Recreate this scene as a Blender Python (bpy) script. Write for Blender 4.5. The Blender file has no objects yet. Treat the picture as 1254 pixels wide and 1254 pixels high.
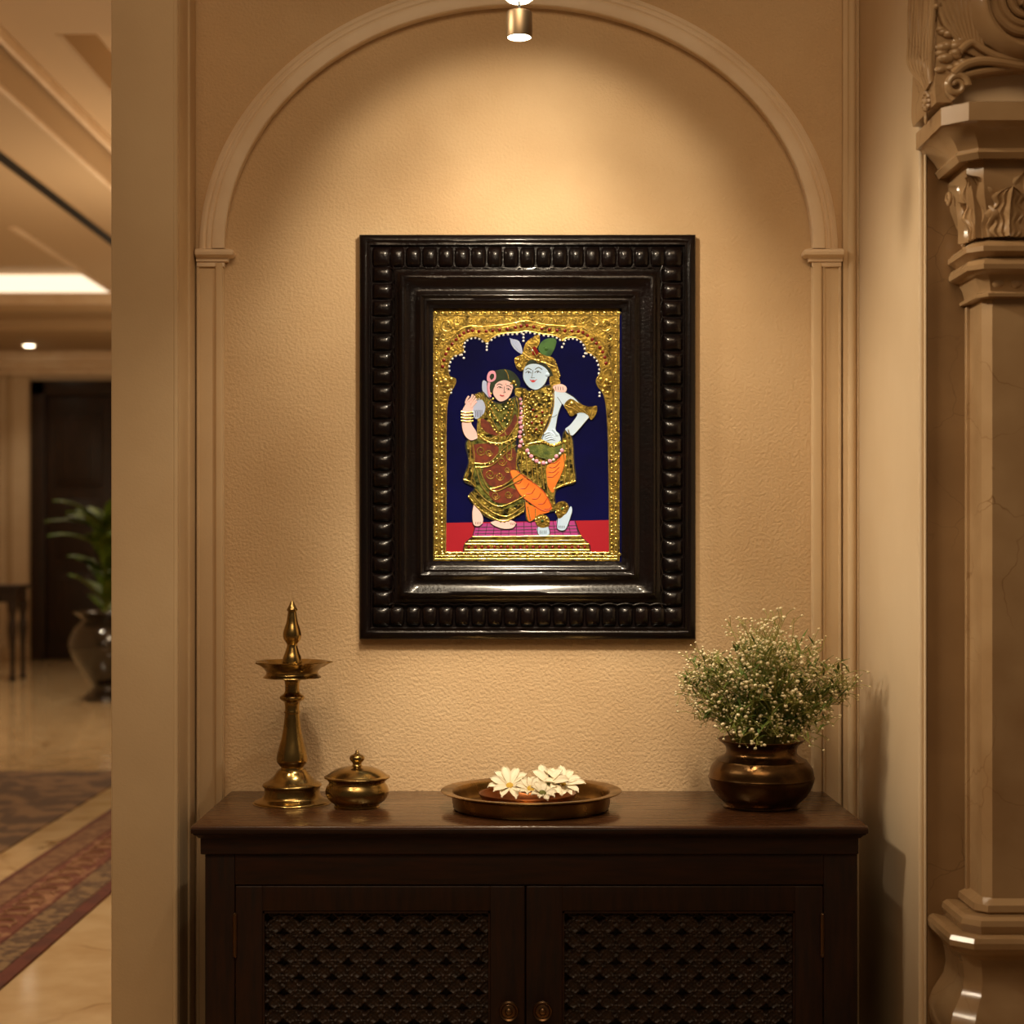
import bpy, bmesh, math, random
import numpy as np
from mathutils import Vector, Matrix, noise
from mathutils.geometry import tessellate_polygon
random.seed(7)
PI = math.pi
SC = bpy.context.scene
COL = SC.collection
F = 2000.0; CX, CY = 626.0, 668.0; EYE = 1.25; CAMY = -3.3

# ------------------------------------------------------------------ camera, world, lights, exposure
cam = bpy.data.cameras.new('camera'); camo = bpy.data.objects.new('camera', cam); COL.objects.link(camo)
camo.location = (0, CAMY, EYE); camo.rotation_euler = (PI/2, 0, 0)
cam.sensor_width = 36; cam.lens = F/1254*36
cam.shift_x = 1/1254; cam.shift_y = 41/1254
cam.clip_start = .05
cam.dof.use_dof = True; cam.dof.focus_distance = 3.15; cam.dof.aperture_fstop = 3.8
SC.camera = camo
SC.view_settings.view_transform = 'Standard'; SC.view_settings.look = 'None'
SC.view_settings.gamma = 1; SC.view_settings.use_curve_mapping = False
SC.view_settings.exposure = 0.0
w = bpy.data.worlds.new('world'); SC.world = w; w.use_nodes = True
w.node_tree.nodes['Background'].inputs[0].default_value = (1, .66, .38, 1)
w.node_tree.nodes['Background'].inputs[1].default_value = .06

WARM = (1, .70, .42); BEAM = (1, .83, .60)
def spot(name, loc, target, power, angle, blend, radius, color=WARM):
    l = bpy.data.lights.new(name, 'SPOT'); l.energy = power; l.spot_size = math.radians(angle)
    l.spot_blend = blend; l.shadow_soft_size = radius; l.color = color
    o = bpy.data.objects.new(name, l); COL.objects.link(o); o.location = loc
    d = Vector(target) - Vector(loc); o.rotation_euler = d.to_track_quat('-Z', 'Y').to_euler()
    return o
def area(name, loc, target, power, sx, sy, color=WARM):
    l = bpy.data.lights.new(name, 'AREA'); l.energy = power; l.shape = 'RECTANGLE'; l.size = sx; l.size_y = sy; l.color = color
    o = bpy.data.objects.new(name, l); COL.objects.link(o); o.location = loc
    d = Vector(target) - Vector(loc); o.rotation_euler = d.to_track_quat('-Z', 'Y').to_euler()
    return o
LAMP = (.0135, -.55, 2.105)
spot('picture_spot_light', (LAMP[0], LAMP[1], LAMP[2]-.004), (LAMP[0], 0, 1.22), 15, 112, .6, .02, BEAM)
spot('picture_hot_spot', (LAMP[0], LAMP[1], LAMP[2]-.004), (LAMP[0], 0, 1.86), 14.5, 86, .40, .02, BEAM)
spot('picture_core_spot', (LAMP[0], LAMP[1], LAMP[2]-.004), (LAMP[0], 0, 2.0), 6, 46, 1.0, .02, BEAM)
spot('picture_fill_spot', (.05, -1.7, 3.3), (.03, 0, .97), 370, 20, 1.0, .14, BEAM)
spot('console_spot_light', (.0, -.62, 2.7), (.03, -.22, .755), 28, 40, .8, .02, BEAM)
area('overhead_fill_area', (0, -2.7, 3.4), (0, -.6, .9), 26, 1.6, 1.0)  # unseen soft area added as overhead fill in front of the niche
spot('side_fill_spot', (-2.3, -1.05, 3.05), (.70, -.53, 1.42), 370, 25, .9, .20, BEAM)  # unseen spot added to brighten the right niche wall and column side
spot('pier_fill_spot', (-1.1, -1.9, 3.2), (-.7, -.2, .45), 60, 34, 1.0, .08, (1, .78, .52))  # added front fill for the lower left pier, no fixture
# hall
for i, (x, d, e) in enumerate([(-1.55, 4.6, 170), (-3.4, 11.4, 200), (-5.05, 17.1, 25), (-4.0, 14.4, 120), (-2.2, 7.2, 90)]):
    spot('hall_spot_light', (x, d-3.3, 3.3), (x, d-3.3, 0), e, 100, .9, .08, BEAM)
for (x, d, z, e) in [(-1.9, 6.0, 2.0, 34), (-2.0, 10.5, 2.2, 72), (-3.0, 14.5, 2.2, 18), (-2.2, 3.6, 2.2, 12)]:  # unseen point lights added to lift the hall brightness
    l = bpy.data.lights.new('hall_fill_point', 'POINT'); l.energy = e; l.shadow_soft_size = .3; l.color = (1, .76, .50)
    o = bpy.data.objects.new('hall_fill_point', l); COL.objects.link(o); o.location = (x, d-3.3, z)

# ------------------------------------------------------------------ helpers
def Xp(px, D): return (px-CX)*D/F
def Zp(py, D): return EYE-(py-CY)*D/F
def Yd(D): return D+CAMY
def WP(px, py, D): return Vector((Xp(px, D), Yd(D), Zp(py, D)))

class MB:
    def __init__(s): s.v = []; s.f = []
    def add(s, vs, fs):
        n = len(s.v); s.v += [tuple(p) for p in vs]; s.f += [tuple(i+n for i in f) for f in fs]; return s
    def box(s, x0, x1, y0, y1, z0, z1, b=0):
        x0, x1 = sorted((x0, x1)); y0, y1 = sorted((y0, y1)); z0, z1 = sorted((z0, z1))
        bm = bmesh.new(); bmesh.ops.create_cube(bm, size=1)
        for v in bm.verts:
            v.co = Vector(((x0+x1)/2+v.co.x*(x1-x0), (y0+y1)/2+v.co.y*(y1-y0), (z0+z1)/2+v.co.z*(z1-z0)))
        if b: bmesh.ops.bevel(bm, geom=bm.edges[:], offset=b, segments=3, profile=.5, affect='EDGES')
        return s.bm(bm)
    def bm(s, bm, mat=None):
        bm.verts.index_update()
        vs = [(mat @ v.co if mat else v.co) for v in bm.verts]; fs = [[v.index for v in f.verts] for f in bm.faces]
        bm.free(); return s.add(vs, fs)
    def lathe(s, prof, c=(0, 0, 0), n=64, closed=True):
        vs = []; fs = []; m = len(prof)
        for (r, z) in prof:
            for k in range(n):
                a = 2*PI*k/n; vs.append((c[0]+r*math.cos(a), c[1]+r*math.sin(a), c[2]+z))
        for i in range(m-1):
            for k in range(n):
                k2 = (k+1) % n; fs.append((i*n+k, i*n+k2, (i+1)*n+k2, (i+1)*n+k))
        if closed:
            if prof[0][0] > 1e-5: fs.append(tuple(range(n-1, -1, -1)))
            if prof[-1][0] > 1e-5: fs.append(tuple((m-1)*n+k for k in range(n)))
        return s.add(vs, fs)
    def tube(s, pts, r, n=8, cap=True):
        pts = [Vector(p) for p in pts]; m = len(pts)
        rs = r if isinstance(r, (list, tuple)) else [r]*m
        vs = []; fs = []; ref = None
        for i, p in enumerate(pts):
            t = (pts[min(i+1, m-1)]-pts[max(i-1, 0)]); t = t.normalized() if t.length > 1e-9 else Vector((0, 0, 1))
            if ref is None: ref = t.orthogonal().normalized()
            ref = (ref - t*ref.dot(t)); ref = ref.normalized() if ref.length > 1e-6 else t.orthogonal().normalized()
            b = t.cross(ref)
            for k in range(n):
                a = 2*PI*k/n; vs.append(p+(ref*math.cos(a)+b*math.sin(a))*rs[i])
        for i in range(m-1):
            for k in range(n):
                k2 = (k+1) % n; fs.append((i*n+k, i*n+k2, (i+1)*n+k2, (i+1)*n+k))
        if cap: fs.append(tuple(range(n-1, -1, -1))); fs.append(tuple((m-1)*n+k for k in range(n)))
        return s.add(vs, fs)
    def loops(s, loops, closed_ring=True, cap=False):
        n = len(loops[0]); vs = [p for l in loops for p in l]; fs = []
        for i in range(len(loops)-1):
            for k in range(n if closed_ring else n-1):
                k2 = (k+1) % n; fs.append((i*n+k, i*n+k2, (i+1)*n+k2, (i+1)*n+k))
        if cap: fs.append(tuple(range(n-1, -1, -1))); fs.append(tuple((len(loops)-1)*n+k for k in range(n)))
        return s.add(vs, fs)
    def ball(s, c, r, sub=2, sc=(1, 1, 1)):
        bm = bmesh.new(); bmesh.ops.create_icosphere(bm, subdivisions=sub, radius=1)
        for v in bm.verts: v.co = Vector((c[0]+v.co.x*r*sc[0], c[1]+v.co.y*r*sc[1], c[2]+v.co.z*r*sc[2]))
        return s.bm(bm)
    def mesh(s, name, m, ang=35):
        me = bpy.data.meshes.new(name); me.from_pydata(s.v, [], s.f); me.validate()
        if m: me.materials.append(m)
        bm = bmesh.new(); bm.from_mesh(me); bmesh.ops.recalc_face_normals(bm, faces=bm.faces[:]); bm.to_mesh(me); bm.free()
        me.polygons.foreach_set('use_smooth', [True]*len(me.polygons))
        me.set_sharp_from_angle(angle=math.radians(ang)); me.update()
        return me
    def build(s, name, m, parent=None, ang=35, origin=None):
        """link as one object; coordinates are in the parent's space; origin moves the object's own origin"""
        if origin is not None:
            o0 = Vector(origin); s.v = [tuple(Vector(p)-o0) for p in s.v]
        o = bpy.data.objects.new(name, s.mesh(name, m, ang)); COL.objects.link(o)
        if origin is not None: o.location = origin
        if parent: o.parent = parent
        return o

def tag(o, label=None, cat=None, group=None, kind=None):
    if label: o['label'] = label
    if cat: o['category'] = cat
    if group: o['group'] = group
    if kind: o['kind'] = kind
    return o
def thing(name, loc, label, cat, group=None, rz=0):
    o = bpy.data.objects.new(name, None); COL.objects.link(o); o.location = loc; o.rotation_euler = (0, 0, rz)
    o.empty_display_size = .05
    return tag(o, label, cat, group)
def struct(name, mb, m, parent=None, ang=35):
    o = mb.build(name, m, parent, ang)
    if not parent: o['kind'] = 'structure'
    return o
def copy_tree(o, parent=None):
    c = o.copy(); COL.objects.link(c)
    if parent: c.parent = parent
    for ch in list(o.children): copy_tree(ch, c)
    return c

def srgb(r, g, b):
    f = lambda c: ((c/255)/12.92 if c/255 <= .04045 else (((c/255)+.055)/1.055)**2.4)
    return (f(r), f(g), f(b), 1)

def mat(name, col, rough=.5, metal=0, col2=None, nscale=8, ndetail=6, nmix=(.4, .62), bump=0, bscale=60, bdetail=3,
        coat=0, spec=None, emit=None, estr=0, trans=0, stretch=None, rvar=0, bumpdist=.002, coatr=.08):
    m = bpy.data.materials.new(name); m.use_nodes = True; nt = m.node_tree; N = nt.nodes; L = nt.links
    b = N['Principled BSDF']; b.inputs['Roughness'].default_value = rough; b.inputs['Metallic'].default_value = metal
    b.inputs['Base Color'].default_value = col
    if coat: b.inputs['Coat Weight'].default_value = coat; b.inputs['Coat Roughness'].default_value = coatr
    if spec is not None: b.inputs['Specular IOR Level'].default_value = spec
    if emit: b.inputs['Emission Color'].default_value = emit; b.inputs['Emission Strength'].default_value = estr
    if trans: b.inputs['Transmission Weight'].default_value = trans
    tc = N.new('ShaderNodeTexCoord'); vec = tc.outputs['Object']
    if stretch:
        mp = N.new('ShaderNodeMapping'); mp.inputs['Scale'].default_value = stretch; L.new(vec, mp.inputs[0]); vec = mp.outputs[0]
    if col2:
        n = N.new('ShaderNodeTexNoise'); n.inputs['Scale'].default_value = nscale; n.inputs['Detail'].default_value = ndetail
        L.new(vec, n.inputs['Vector'])
        r = N.new('ShaderNodeValToRGB'); r.color_ramp.elements[0].position = nmix[0]; r.color_ramp.elements[1].position = nmix[1]
        r.color_ramp.elements[0].color = col; r.color_ramp.elements[1].color = col2
        L.new(n.outputs['Fac'], r.inputs[0]); L.new(r.outputs[0], b.inputs['Base Color'])
        if rvar:
            mr = N.new('ShaderNodeMapRange'); mr.inputs[1].default_value = .3; mr.inputs[2].default_value = .7
            mr.inputs[3].default_value = rough; mr.inputs[4].default_value = rough+rvar
            L.new(n.outputs['Fac'], mr.inputs[0]); L.new(mr.outputs[0], b.inputs['Roughness'])
    if bump:
        n2 = N.new('ShaderNodeTexNoise'); n2.inputs['Scale'].default_value = bscale; n2.inputs['Detail'].default_value = bdetail
        L.new(vec, n2.inputs['Vector'])
        bp = N.new('ShaderNodeBump'); bp.inputs['Strength'].default_value = bump; bp.inputs['Distance'].default_value = bumpdist
        L.new(n2.outputs['Fac'], bp.inputs['Height']); L.new(bp.outputs[0], b.inputs['Normal'])
    return m

def marble(name, base, dark, vein, vscale=2.2, rough=.3, bump=0, vw=.03):
    m = mat(name, base, rough, col2=dark, nscale=6, nmix=(.35, .7), coat=.25)
    nt = m.node_tree; N = nt.nodes; L = nt.links; b = N['Principled BSDF']
    src = b.inputs['Base Color'].links[0].from_socket
    tc = N.new('ShaderNodeTexCoord')
    w1 = N.new('ShaderNodeTexNoise'); w1.inputs['Scale'].default_value = 3; w1.inputs['Detail'].default_value = 5
    L.new(tc.outputs['Object'], w1.inputs['Vector'])
    mx0 = N.new('ShaderNodeMix'); mx0.data_type = 'RGBA'; mx0.inputs[0].default_value = .25
    L.new(tc.outputs['Object'], mx0.inputs[6]); L.new(w1.outputs['Color'], mx0.inputs[7])
    v = N.new('ShaderNodeTexVoronoi'); v.feature = 'DISTANCE_TO_EDGE'; v.inputs['Scale'].default_value = vscale
    L.new(mx0.outputs[2], v.inputs['Vector'])
    r = N.new('ShaderNodeValToRGB'); r.color_ramp.elements[0].position = 0; r.color_ramp.elements[1].position = vw
    r.color_ramp.elements[0].color = (1, 1, 1, 1); r.color_ramp.elements[1].color = (0, 0, 0, 1)
    L.new(v.outputs['Distance'], r.inputs[0])
    n3 = N.new('ShaderNodeTexNoise'); n3.inputs['Scale'].default_value = 4; L.new(tc.outputs['Object'], n3.inputs['Vector'])
    r3 = N.new('ShaderNodeValToRGB'); r3.color_ramp.elements[0].position = .45; r3.color_ramp.elements[1].position = .62
    L.new(n3.outputs['Fac'], r3.inputs[0])
    mu = N.new('ShaderNodeMath'); mu.operation = 'MULTIPLY'; L.new(r.outputs[0], mu.inputs[0]); L.new(r3.outputs[0], mu.inputs[1])
    mx = N.new('ShaderNodeMix'); mx.data_type = 'RGBA'; L.new(mu.outputs[0], mx.inputs[0]); L.new(src, mx.inputs[6])
    mx.inputs[7].default_value = vein; L.new(mx.outputs[2], b.inputs['Base Color'])
    return m

M = {}
M['plaster'] = mat('rough_plaster', srgb(219, 190, 150), .85, col2=srgb(203, 170, 128), nscale=3.0, nmix=(.3, .7), bump=.85, bscale=165, bdetail=6, bumpdist=.0032)
M['plaster_fine'] = mat('fine_plaster', srgb(214, 188, 150), .75, col2=srgb(204, 176, 138), nscale=5, nmix=(.3, .7), bump=.25, bscale=220, bumpdist=.001)
M['paint'] = mat('smooth_paint', srgb(214, 192, 160), .6, col2=srgb(206, 182, 148), nscale=4, nmix=(.3, .7), bump=.12, bscale=30, bumpdist=.002)
M['molding'] = mat('moulding_paint', srgb(236, 216, 188), .5, col2=srgb(228, 204, 172), nscale=7, bump=.15, bscale=150, bumpdist=.001)
M['column'] = marble('column_marble', srgb(176, 146, 108), srgb(148, 116, 80), srgb(134, 102, 68), 9, .22, vw=.010)
M['panelmarble'] = marble('panel_marble', srgb(150, 120, 84), srgb(128, 100, 68), srgb(106, 80, 52), 12, .35, vw=.010)
M['floor'] = marble('floor_marble', srgb(206, 178, 136), srgb(186, 154, 110), srgb(140, 104, 66), 1.2, .12, vw=.02)
M['ceiling'] = mat('ceiling_paint', srgb(200, 176, 142), .8)
M['cornice'] = mat('cornice_paint', srgb(190, 164, 128), .7)
M['wood'] = mat('dark_wood', srgb(50, 27, 15), .38, spec=.35, col2=srgb(26, 14, 9), nscale=14, nmix=(.3, .72), stretch=(1, 8, 8), bump=.12, bscale=40, bumpdist=.001, rvar=.15)
M['woodv'] = mat('dark_wood_upright', srgb(48, 26, 14), .40, spec=.35, col2=srgb(25, 13, 8), nscale=14, nmix=(.3, .72), stretch=(8, 8, 1), bump=.12, bscale=40, bumpdist=.001, rvar=.15)
M['woodtop'] = mat('polished_wood_top', srgb(88, 56, 34), .20, col2=srgb(54, 33, 21), nscale=9, nmix=(.28, .75), stretch=(1, 9, 9), bump=.08, bscale=30, bumpdist=.001, rvar=.12, coat=.2, coatr=.2)
M['jali'] = mat('carved_wood', srgb(50, 34, 25), .5, spec=.35, col2=srgb(32, 21, 15), nscale=60, bump=.4, bscale=300, bumpdist=.001)
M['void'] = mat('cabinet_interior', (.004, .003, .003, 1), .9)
M['brass'] = mat('aged_brass', srgb(196, 166, 104), .14, 1, col2=srgb(112, 92, 56), nscale=22, nmix=(.32, .75), rvar=.2, bump=.12, bscale=45, bumpdist=.001)
M['brassdark'] = mat('dark_aged_brass', srgb(184, 148, 92), .20, 1, col2=srgb(104, 82, 50), nscale=16, nmix=(.3, .72), rvar=.2, bump=.35, bscale=70, bumpdist=.001)
M['vasebrass'] = mat('hammered_dark_brass', srgb(124, 92, 56), .22, 1, col2=srgb(50, 37, 25), nscale=13, nmix=(.3, .72), rvar=.2, bump=.6, bscale=60, bumpdist=.0012)
M['bronze'] = mat('knob_bronze', srgb(120, 92, 66), .35, 1)
M['lacquer'] = mat('black_lacquer', srgb(14, 9, 9), .34, spec=.15, col2=srgb(20, 10, 9), nscale=20, nmix=(.4, .75), bump=.6, bscale=150, bumpdist=.0018, coat=.4, coatr=.13)
M['petal'] = mat('white_petal', srgb(232, 222, 196), .6)
M['pollen'] = mat('yellow_pollen', srgb(196, 160, 60), .8, bump=.6, bscale=600, bumpdist=.001)
M['stem'] = mat('green_stem', srgb(150, 150, 74), .6)
M['leafg'] = mat('green_leaf', srgb(78, 104, 42), .5, col2=srgb(124, 140, 66), nscale=20)
M['blossom'] = mat('cream_blossom', srgb(240, 226, 184), .7)
M['palm'] = mat('palm_leaf', srgb(92, 112, 34), .5, col2=srgb(64, 84, 24), nscale=8, spec=.2)
M['urn'] = mat('dark_glazed_glass', srgb(48, 38, 28), .12, coat=.4, trans=.5)
M['bulb'] = mat('lamp_glow', (1, .9, .7, 1), .5, emit=(1, .86, .62, 1), estr=14)
M['cove'] = mat('cove_glow', (1, .9, .75, 1), .5, emit=(1, .84, .62, 1), estr=1.2)
M['fixture'] = mat('satin_nickel', srgb(150, 128, 100), .45, 1)
M['slot'] = mat('black_slot', srgb(16, 13, 10), .6)

def smooth_open(pts, n=6):
    P = [Vector(p) for p in pts]; out = []
    for i in range(len(P)-1):
        p0 = P[max(i-1, 0)]; p1 = P[i]; p2 = P[i+1]; p3 = P[min(i+2, len(P)-1)]
        for k in range(n):
            t = k/n
            out.append(.5*((2*p1)+(p2-p0)*t+(2*p0-5*p1+4*p2-p3)*t*t+(3*p1-p0-3*p2+p3)*t**3))
    out.append(P[-1]); return out
def smooth_closed(pts, n=4):
    P = [Vector(p) for p in pts]; m = len(P); out = []
    for i in range(m):
        p0, p1, p2, p3 = P[i-1], P[i], P[(i+1) % m], P[(i+2) % m]
        for k in range(n):
            t = k/n
            out.append(.5*((2*p1)+(p2-p0)*t+(2*p0-5*p1+4*p2-p3)*t*t+(3*p1-p0-3*p2+p3)*t**3))
    return out
def profile(pts, n=4): return [(max(p.x, 0), p.y) for p in smooth_open([(a, b, 0) for a, b in pts], n)]

# ================================================================== STRUCTURE
XL, XR = -.637, .70            # niche inner faces
YP = -.215                     # front of left pier
YR = -.51                      # front of right pier
ZT = 2.95
struct('wall_back', MB().box(-.757, .90, 0, .12, 0, ZT), M['plaster'])
struct('wall_left', MB().box(-.756, XL, YP, .0, 0, ZT, .003), M['plaster_fine'])
struct('wall_right', MB().box(XR, XR+.5, YR, .0, 0, ZT, .004), M['paint'])
struct('ceiling_niche', MB().box(-.757, 2.2, -1.1, .12, ZT, ZT+.1), M['ceiling'])
# floor
struct('floor', MB().box(-5.8, 2.4, -3.6, 14.8, -.1, 0), M['floor'])
# front marble face of right pier
struct('wall_right_front', MB().box(XR+.0075, 2.2, YR-.012, YR, 0, ZT), M['panelmarble'])
t = MB(); D = 2.79
t.tube([(XR+.0005, YR, 0), (XR+.0005, YR, ZT)], .0055, 12)
t.box(XR+.0035, XR+.0052, YR-.0165, YR-.004, 0, 2.2)
struct('trim_1', t, M['paint'])
# niche corner beads
t = MB()
t.tube([(XL+.001, YP+.006, 0), (XL+.001, YP+.006, ZT)], .006, 12)
t.box(XL-.001, XL+.0035, YP+.035, YP+.085, 0, ZT, .0016)
t.tube([(XL, YP+.135, 0), (XL, YP+.135, ZT)], .0045, 12)
struct('trim_2', t, M['plaster_fine'])
t = MB()
t.box(Xp(1031, 3.3), XR, -.010, .0, 0, ZT, .002)
t.tube([(Xp(1043, 3.29), -.010, 0), (Xp(1043, 3.29), -.010, ZT)], .0085, 14)
t.box(Xp(1048, 3.3), XR, -.016, 0, 0, ZT, .002)
struct('trim_3', t, M['plaster_fine'])
# arch moulding (elliptical), profile: (offset outward px, protrusion m)
def arch(prof, cx=635, cy=305, a=359, b=297, D=3.29, n=96, name='trim_4'):
    mb = MB(); loops = []
    for k in range(n+1):
        th = PI*k/n; l = []
        for (o, p) in prof:
            l.append((Xp(cx+(a+o)*math.cos(th), D), -p, Zp(cy-(b+o)*math.sin(th), D)))
        loops.append(l)
    mb.loops(loops, closed_ring=True, cap=True)
    return struct(name, mb, M['molding'])
arch([(0, 0), (0, .020), (1.2, .0225), (3, .023), (13, .0235), (15, .0225), (16, .018), (17.5, .0165), (19.5, .0185), (22, .0178), (23.5, .0135), (25, .0125), (27, .0145), (30, .013), (32, .010), (32.5, 0)])
# pilasters
for (x0, x1, pb0, pb1, idx) in [(241, 274, 264, 273, 5), (994, 1030, 994.5, 1006, 6)]:
    t = MB(); D = 3.29
    zt = Zp(322, D)
    t.box(Xp(x0, D), Xp(x1, D), -.008, 0, 0, zt, .001)
    t.box(Xp(pb0, D), Xp(pb1, D), -.0155, 0, 0, zt, .003)
    if idx == 5: t.box(Xp(x0, D), Xp(x0+3, D), -.012, 0, 0, zt, .001)
    else: t.box(Xp(x1-3, D), Xp(x1, D), -.012, 0, 0, zt, .001); t.tube([(Xp(1009, D), -.010, 0), (Xp(1009, D), -.010, zt)], .0022, 8)
    struct('trim_%d' % idx, t, M['plaster_fine'])
    # capital
    t = MB()
    a0, a1 = (236, 288) if idx == 5 else (982, 1034)
    if idx == 5: a0 = 241
    else: a1 = 1031
    prof = [(0, 0), (0.002, .001), (.010, .004), (.013, .0095), (.012, .015), (.008, .0185), (.001, .0205), (0, .024), (0, .028)]
    z1 = Zp(305, D)
    loops = []
    for (o, dz) in prof[::-1]:
        z = z1-.026*(dz/.028)
        if idx == 5: xs = (Xp(a0, D), Xp(a1-8, D)+o)
        else: xs = (Xp(a0+8, D)-o, Xp(a1, D))
        yf = -.017-o
        loops.append([(xs[0], .0, z), (xs[0], yf, z), (xs[1], yf, z), (xs[1], .0, z)])
    t.loops(loops, True, True)
    t.box(Xp(x0, D), Xp(x1+(1 if idx == 5 else 0), D), -.0135, 0, zt-.008, zt+.004, .001)
    struct('trim_%d' % (idx+2), t, M['molding'])

# ------------------------------------------------------------------ hall
H0 = 2.35
def cz(h): return EYE+h
FAR = Yd(17.86)
struct('wall_far', MB().box(-5.8, 2.4, FAR, FAR+.2, 0, 4.3), M['paint'])
struct('wall_hall_left', MB().box(-5.8, -5.58, -3.6, FAR, 0, 4.3), M['paint'])
struct('wall_hall_right', MB().box(-.756, -.60, .12, FAR, 0, 4.3), M['paint'])
c = MB()
y155 = Yd(15.26)
T = .35
c.box(-3.68, -2.59, -3.6, y155, cz(H0), cz(H0)+T)                     # plain strip with the air slot
c.box(-5.6, -3.68, -3.6, Yd(13.75), cz(H0), cz(H0)+.5)                # before the coffer
c.box(-5.6, -3.68, Yd(13.75), y155+.1, cz(H0+.175), cz(H0)+.5)        # coffer top
c.box(-2.59, -.7, Yd(2.0), Yd(8.24), cz(2.58), cz(2.58)+.3)           # raised panel ceiling
c.box(-2.59, -2.303, Yd(8.24), y155, cz(2.58), cz(2.58)+.3)
c.box(-2.303, -.7, Yd(8.24), y155, cz(2.80), cz(2.80)+.1)
c.box(-2.61, -.7, -3.6, Yd(2.0), cz(2.45), cz(2.45)+.3)
struct('ceiling', c, M['ceiling'])
c = MB()
c.box(-5.6, -.7, y155, y155+.64, cz(2.20), cz(2.9), .01)
c.box(-5.6, -.7, y155+.64, FAR, cz(2.10), cz(2.9), .01)
struct('ceiling_lower', c, M['cornice'])
t = MB()
t.box(-5.6, -.7, y155-.10, y155, cz(H0)-.05, cz(H0)+.0, .01)
t.box(-5.6, -.7, y155-.05, y155, cz(H0)-.10, cz(H0)-.03, .01)
struct('trim_9', t, M['molding'])
t = MB()
for (dy, z0, z1) in [(.30, 1.97, 2.10), (.2, 1.92, 1.98), (.08, 1.86, 1.93)]: t.box(-5.6, -.7, FAR-dy, FAR, cz(z0), cz(z1), .015)
struct('trim_10', t, M['molding'])
# inner moulding lines along the raised ceiling edge
t = MB()
t.box(-2.62, -2.59, -3.6, y155, cz(H0)-.03, cz(H0)+.0, .006)
t.box(-2.56, -2.53, Yd(5), y155, cz(2.51), cz(2.58), .006)
struct('trim_11', t, M['molding'])
t = MB(); t.box(-3.70, -3.64, Yd(12), y155, cz(H0)-.02, cz(H0)+.0, .006)
struct('trim_12', t, M['molding'])
o = struct('trim_13', MB().box(-2.303, -2.27, Yd(8.26), y155, cz(2.58), cz(2.80)), M['cornice'])
# glowing cove face
o = MB().box(-5.58, -3.68, y155-.03, y155+.0, cz(H0)+.001, cz(H0+.174)).build('cove_light', M['cove'])
tag(o, 'long warm glowing cove light strip in the hall ceiling', 'ceiling light')
sl = thing('air_slot', (-3.08, Yd(11.2), cz(H0)), 'long thin black slot diffuser running along the hall ceiling', 'air vent')
MB().box(-.045, .045, -6, 3.9, -.006, -.0005).build('slot_channel', M['slot'], sl)
for s in (-1, 1): MB().box(s*.045, s*.055, -6, 3.9, -.008, -.0005).build('slot_edge', M['cornice'], sl)
dl = thing('recessed_downlight', (-5.05, Yd(17.1), cz(2.10)), 'small round recessed downlight glowing above the far wooden door', 'ceiling light')
MB().lathe([(.085, 0), (.085, -.01), (.062, -.012), (.062, 0)], n=32).build('rim', M['molding'], dl)
MB().lathe([(.062, -.006), (.05, -.012), (0, -.014)], n=32).build('lens', M['bulb'], dl)

# far door
dx0, dx1 = Xp(40, 17.86), Xp(40, 17.86)+1.75
dz = EYE+1.795
d = MB()
for (a, b_) in [(dx0, dx0+.16), (dx1-.16, dx1)]: d.box(a, b_, FAR-.09, FAR, 0, dz, .01)
d.box(dx0, dx1, FAR-.09, FAR, dz-.16, dz, .01)
dm = mat('door_wood', srgb(40, 22, 13), .4, col2=srgb(26, 14, 9), nscale=5, stretch=(6, 6, 1))
door = struct('door_1', d, dm)
mid = (dx0+dx1)/2
for (a, b_) in [(dx0+.16, mid-.003), (mid+.003, dx1-.16)]:
    l = MB(); l.box(a, b_, FAR-.05, FAR-.01, 0.01, dz-.16, .003)
    lf = l.build('door_leaf', dm, door)
    for (z0, z1) in [(.2, .95), (1.1, 1.75), (1.9, dz-.35)]:
        p = MB(); p.box(a+.11, b_-.11, FAR-.072, FAR-.045, z0, z1, .012); p.box(a+.16, b_-.16, FAR-.085, FAR-.06, z0+.05, z1-.05, .012)
        p.build('raised_panel', dm, lf)
k = MB(); k.ball((mid-.07, FAR-.10, 1.05), .035); k.tube([(mid-.07, FAR-.05, 1.05), (mid-.07, FAR-.10, 1.05)], .012)
k.build('door_handle', M['bronze'], door)
struct('baseboard_far', MB().box(-5.58, dx0, FAR-.03, FAR, 0, .16, .006), M['cornice'])
t = MB(); t.box(Xp(8, 17.8), Xp(13, 17.8), FAR-.04, FAR, .16, 3.1, .008); t.box(Xp(33, 17.8), Xp(36, 17.8), FAR-.02, FAR, .0, 3.1, .006)
struct('trim_14', t, M['cornice'])

# ------------------------------------------------------------------ marble column (engaged to the right pier)
ct = thing('marble_column', (.777, YR-.012, 0), 'polished beige marble column with carved capital and vase shaped foot', 'column')
def chamfer_loop(o, z, x0=.777, x1=1.05, yf=-.616, yw=YR-.010):
    cc = .0136+.24*max(o, 0)
    ox, oy, oz = ct.location
    L_ = [(x0-o, yw), (x0-o, yf-o*1.15+cc), (x0-o+cc, yf-o*1.15), (x1+o-cc, yf-o*1.15), (x1+o, yf-o*1.15+cc), (x1+o, yw)]
    return [(a-ox, b-oy, z-oz) for a, b in L_]
def zf(py, o): return Zp(py, 2.684-o*1.15)
def loft(prof):   # prof: list of (o, py at front)
    return [chamfer_loop(o, zf(py, o)) for (o, py) in prof]
m = MB(); m.loops([chamfer_loop(0, zf(1112, 0)), chamfer_loop(0, zf(366, 0))], True, True)
m.box(-.006, .02, -.012, 0, zf(1112, 0), zf(366, 0), .001)
m.build('shaft', M['column'], ct)
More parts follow.
